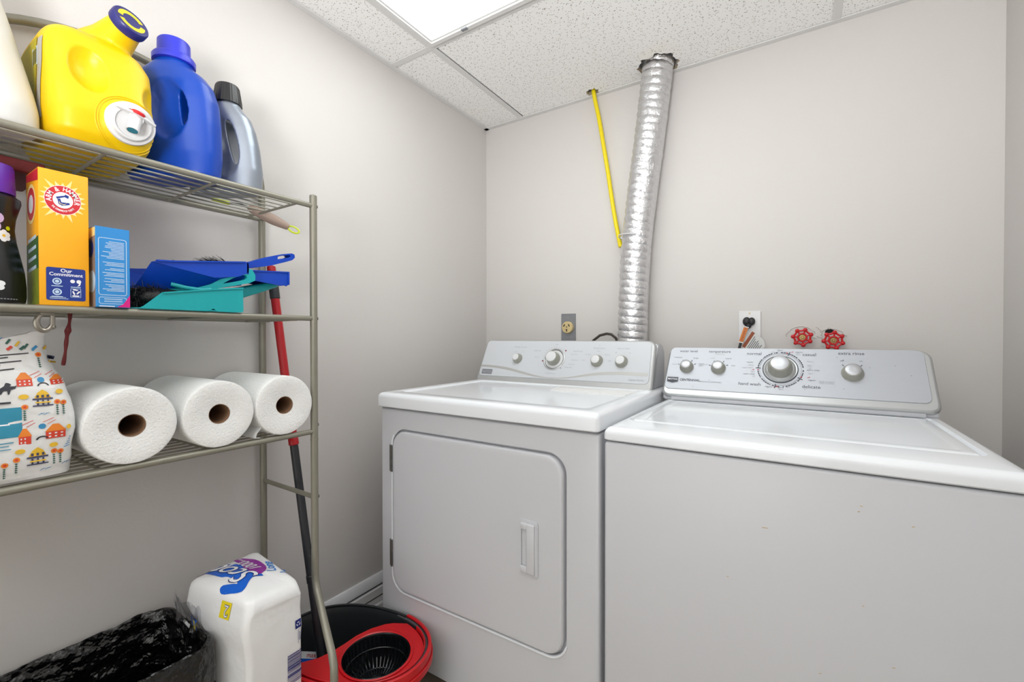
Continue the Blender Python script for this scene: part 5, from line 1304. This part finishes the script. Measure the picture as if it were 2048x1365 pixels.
def bucket():
    t = thing('mop_bucket', 'oval charcoal mop bucket with red rim and black wringer basket, in front of the dryer', 'bucket', (-1.045, .80, 0))
    cx, cy, A_, B_, rt, zt = -1.045, .800, .224, .155, math.radians(12), Z(-.845)
    d = V((math.cos(rt), math.sin(rt), 0)); q = V((-d.y, d.x, 0)); N_ = 96
    def ring(ka, z, e=2.15, dz=None): return [V((p[0], p[1], z+(dz(2*PI*i/N_) if dz else 0))) for i, p in enumerate(sell(A_-ka, B_-ka, e, N_, cx, cy, rt))]
    m = M(); m.loft([ring(.045, .0), ring(.040, .008), ring(.022, zt-.08), ring(.008, zt-.012), ring(.002, zt-.004), ring(0, zt), ring(.004, zt), ring(.007, zt-.005), ring(.012, zt-.02), ring(.026, zt-.09), ring(.046, .014)], mopb, True, True); put(m, 'tub', t)
    # inner partition step
    m = M(); m.tube([V((cx, cy, zt-.115))+d*x+q*y for x, y in ((-.10, -.10), (-.04, -.055), (0, 0), (-.01, .05), (-.04, .11))], .006, mopb, 8); put(m, 'tub_rib', t)
    # red wringer tray over the right-hand part
    bc = V((-.956, .812, 0)); br = .091
    def pl(x, y): return cx+d.x*x+q.x*y, cy+d.y*x+q.y*y
    bx, by = (bc.x-cx)*d.x+(bc.y-cy)*d.y, (bc.x-cx)*q.x+(bc.y-cy)*q.y
    out = []
    a0, a1 = -118, 64
    for i in range(41):
        a = math.radians(a0+(a1-a0)*i/40); out.append(((A_-.010)*math.cos(a), (B_-.010)*math.sin(a)))
    out += [(.055, .118), (.035, .105), (.008, .075), (-.012, .035), (-.020, -.005), (-.028, -.04), (-.045, -.075), (-.075, -.105)]
    hole = [(bx+br*math.cos(2*PI*i/48), by+br*.98*math.sin(2*PI*i/48)) for i in range(48)]
    m = M(); m.ext(out, V((cx, cy, zt-.012)), d, q, V((0, 0, .003)), redp, [hole])
    for v in m.bm.verts:
        r_ = math.hypot(v.co.x-bc.x, v.co.y-bc.y); v.co.z -= .004*max(0, 1-(r_-br)/.03)
    m.lathe([(br-.001, 0), (br+.006, .004), (br+.002, .0055), (br-.002, .003)], V((bc.x, bc.y, zt-.014)), (0, 0, 1), redp, 56, None, False, False)
    put(m, 'wringer_tray', t, label='red wringer tray')
    # raised red rim band with groove
    def band(k0, k1, z0, z1, aa, ab, e=2.15, n=60):
        R = []
        for i in range(n+1):
            a = math.radians(aa+(ab-aa)*i/n); c_, s_ = math.cos(a), math.sin(a); f_ = lambda k: V((cx, cy, 0))+d*(A_+k)*math.copysign(abs(c_)**(2/e), c_)+q*(B_+k)*math.copysign(abs(s_)**(2/e), s_)
            R.append([f_(k0)+V((0, 0, z0)), f_(k1)+V((0, 0, z0)), f_(k1)+V((0, 0, z1)), f_((k0+k1)/2)+V((0, 0, z1+.0015)), f_(k0)+V((0, 0, z1))])
        return R
    m = M(); m.loft(band(-.001, .0075, zt-.030, zt+.004, -150, 70), redp); m.loft(band(.0075, .011, zt-.034, zt-.018, -150, 66), redp)
    m.loft(band(-.012, -.0085, zt-.010, zt+.002, -110, 52), redp); put(m, 'red_rim', t)
    m = M(); m.loft(band(-.0085, -.001, zt-.006, zt-.002, -60, 78), mopg); m.loft(band(-.006, .002, zt-.004, zt+.0025, 70, 235), mopb); put(m, 'grey_rim', t)
    # basket with upright slots
    m = M(); zt2 = zt-.013; b0 = V((bc.x, bc.y, 0))
    m.lathe([(.0915, zt2), (.0885, zt2+.003), (.0865, zt2), (.0865, zt2-.006), (.0910, zt2-.006)], b0, (0, 0, 1), basket, 60, None, False, False)
    nb = 44
    for i in range(nb):
        a = 2*PI*i/nb; dr = V((math.cos(a), math.sin(a), 0))
        m.tube([b0+dr*.0885+V((0, 0, zt2-.002)), b0+dr*.085+V((0, 0, zt2-.03)), b0+dr*.079+V((0, 0, zt2-.06)), b0+dr*.060+V((0, 0, zt2-.078)), b0+dr*.03+V((0, 0, zt2-.082))], .0027, basket, 6)
    for r_, z_ in ((.0812, -.035), (.060, -.078)): m.tube([b0+V((math.cos(a)*r_, math.sin(a)*r_, zt2+z_)) for a in [2*PI*i/60 for i in range(60)]], .0018, basket, 6, closed=True)
    m.lathe([(.062, -.081), (.040, -.080), (.020, -.070), (.012, -.060), (0, -.058)], b0+V((0, 0, zt2)), (0, 0, 1), basket, 48, None, False, True); put(m, 'wringer_basket', t, label='black slotted wringer basket')
    # inner sticker, partly hidden
    lo = P(-1.168, .712, -.905); uxx = V((.86, .50, .0)).normalized(); uyy = V((-.25, .43, .86)).normalized(); uyy = (uyy-uxx*uyy.dot(uxx)).normalized()
    nn = uxx.cross(uyy)
    g = Print(lambda a, b, l: P(-1.162, .758, -.912)+uxx*a+uyy*b+nn*l*(1 if nn.y < 0 else -1))
    g.shape([(-.06, -.004), (.012, -.004), (.012, .014), (-.06, .014)], sc_wh).shape([(-.06, -.012), (.012, -.012), (.012, -.003), (-.06, -.003)], sc_bl).text('max', -.004, .005, .016, ahred, .01); put(g.m, 'sticker', t, label='white and blue sticker with red letters')
bucket()
def mop():
    a, b = P(-1.315, .732, .205), P(-1.122, .772, -CZ+.045)
    t = thing('mop', 'mop with a red and black telescopic handle standing in the bucket', 'mop', (b.x, b.y, 0))
    L = lambda z: a.lerp(b, (a.z-Z(z))/(a.z-b.z))
    m = M(); m.tube([a, L(-.296)], .0118, redm, 20); m.ball(a, .0116, redm, (1, 1, .5), n=2); put(m, 'upper_pole', t, label='red upper pole')
    m = M(); m.tube([L(-.292), L(-.296), L(-.312), L(-.314)], [.0118, .0138, .0138, .0118], redm, 20); put(m, 'pole_lock', t)
    m = M(); m.tube([L(.150), L(.148), L(.112), L(.110)], [.0118, .0136, .0136, .0118], blkd, 20); put(m, 'grip_band', t, label='charcoal grip band')
    m = M(); m.tube([L(-.312), L(-.69)], .0112, blkd, 20); m.tube([L(-.68), L(-.682), L(-.70), L(-.702)], [.011, .0125, .0125, .0115], blkd, 20); m.tube([L(-.70), b], .0108, blkd, 20); put(m, 'lower_pole', t, label='dark grey lower pole')
    m = M(); m.lathe([(.012, .03), (.03, .02), (.055, .006), (.06, 0), (0, -.004)], b-V((0, 0, .012)), (0, 0, 1), mopg, 32); put(m, 'mop_head', t)
mop()
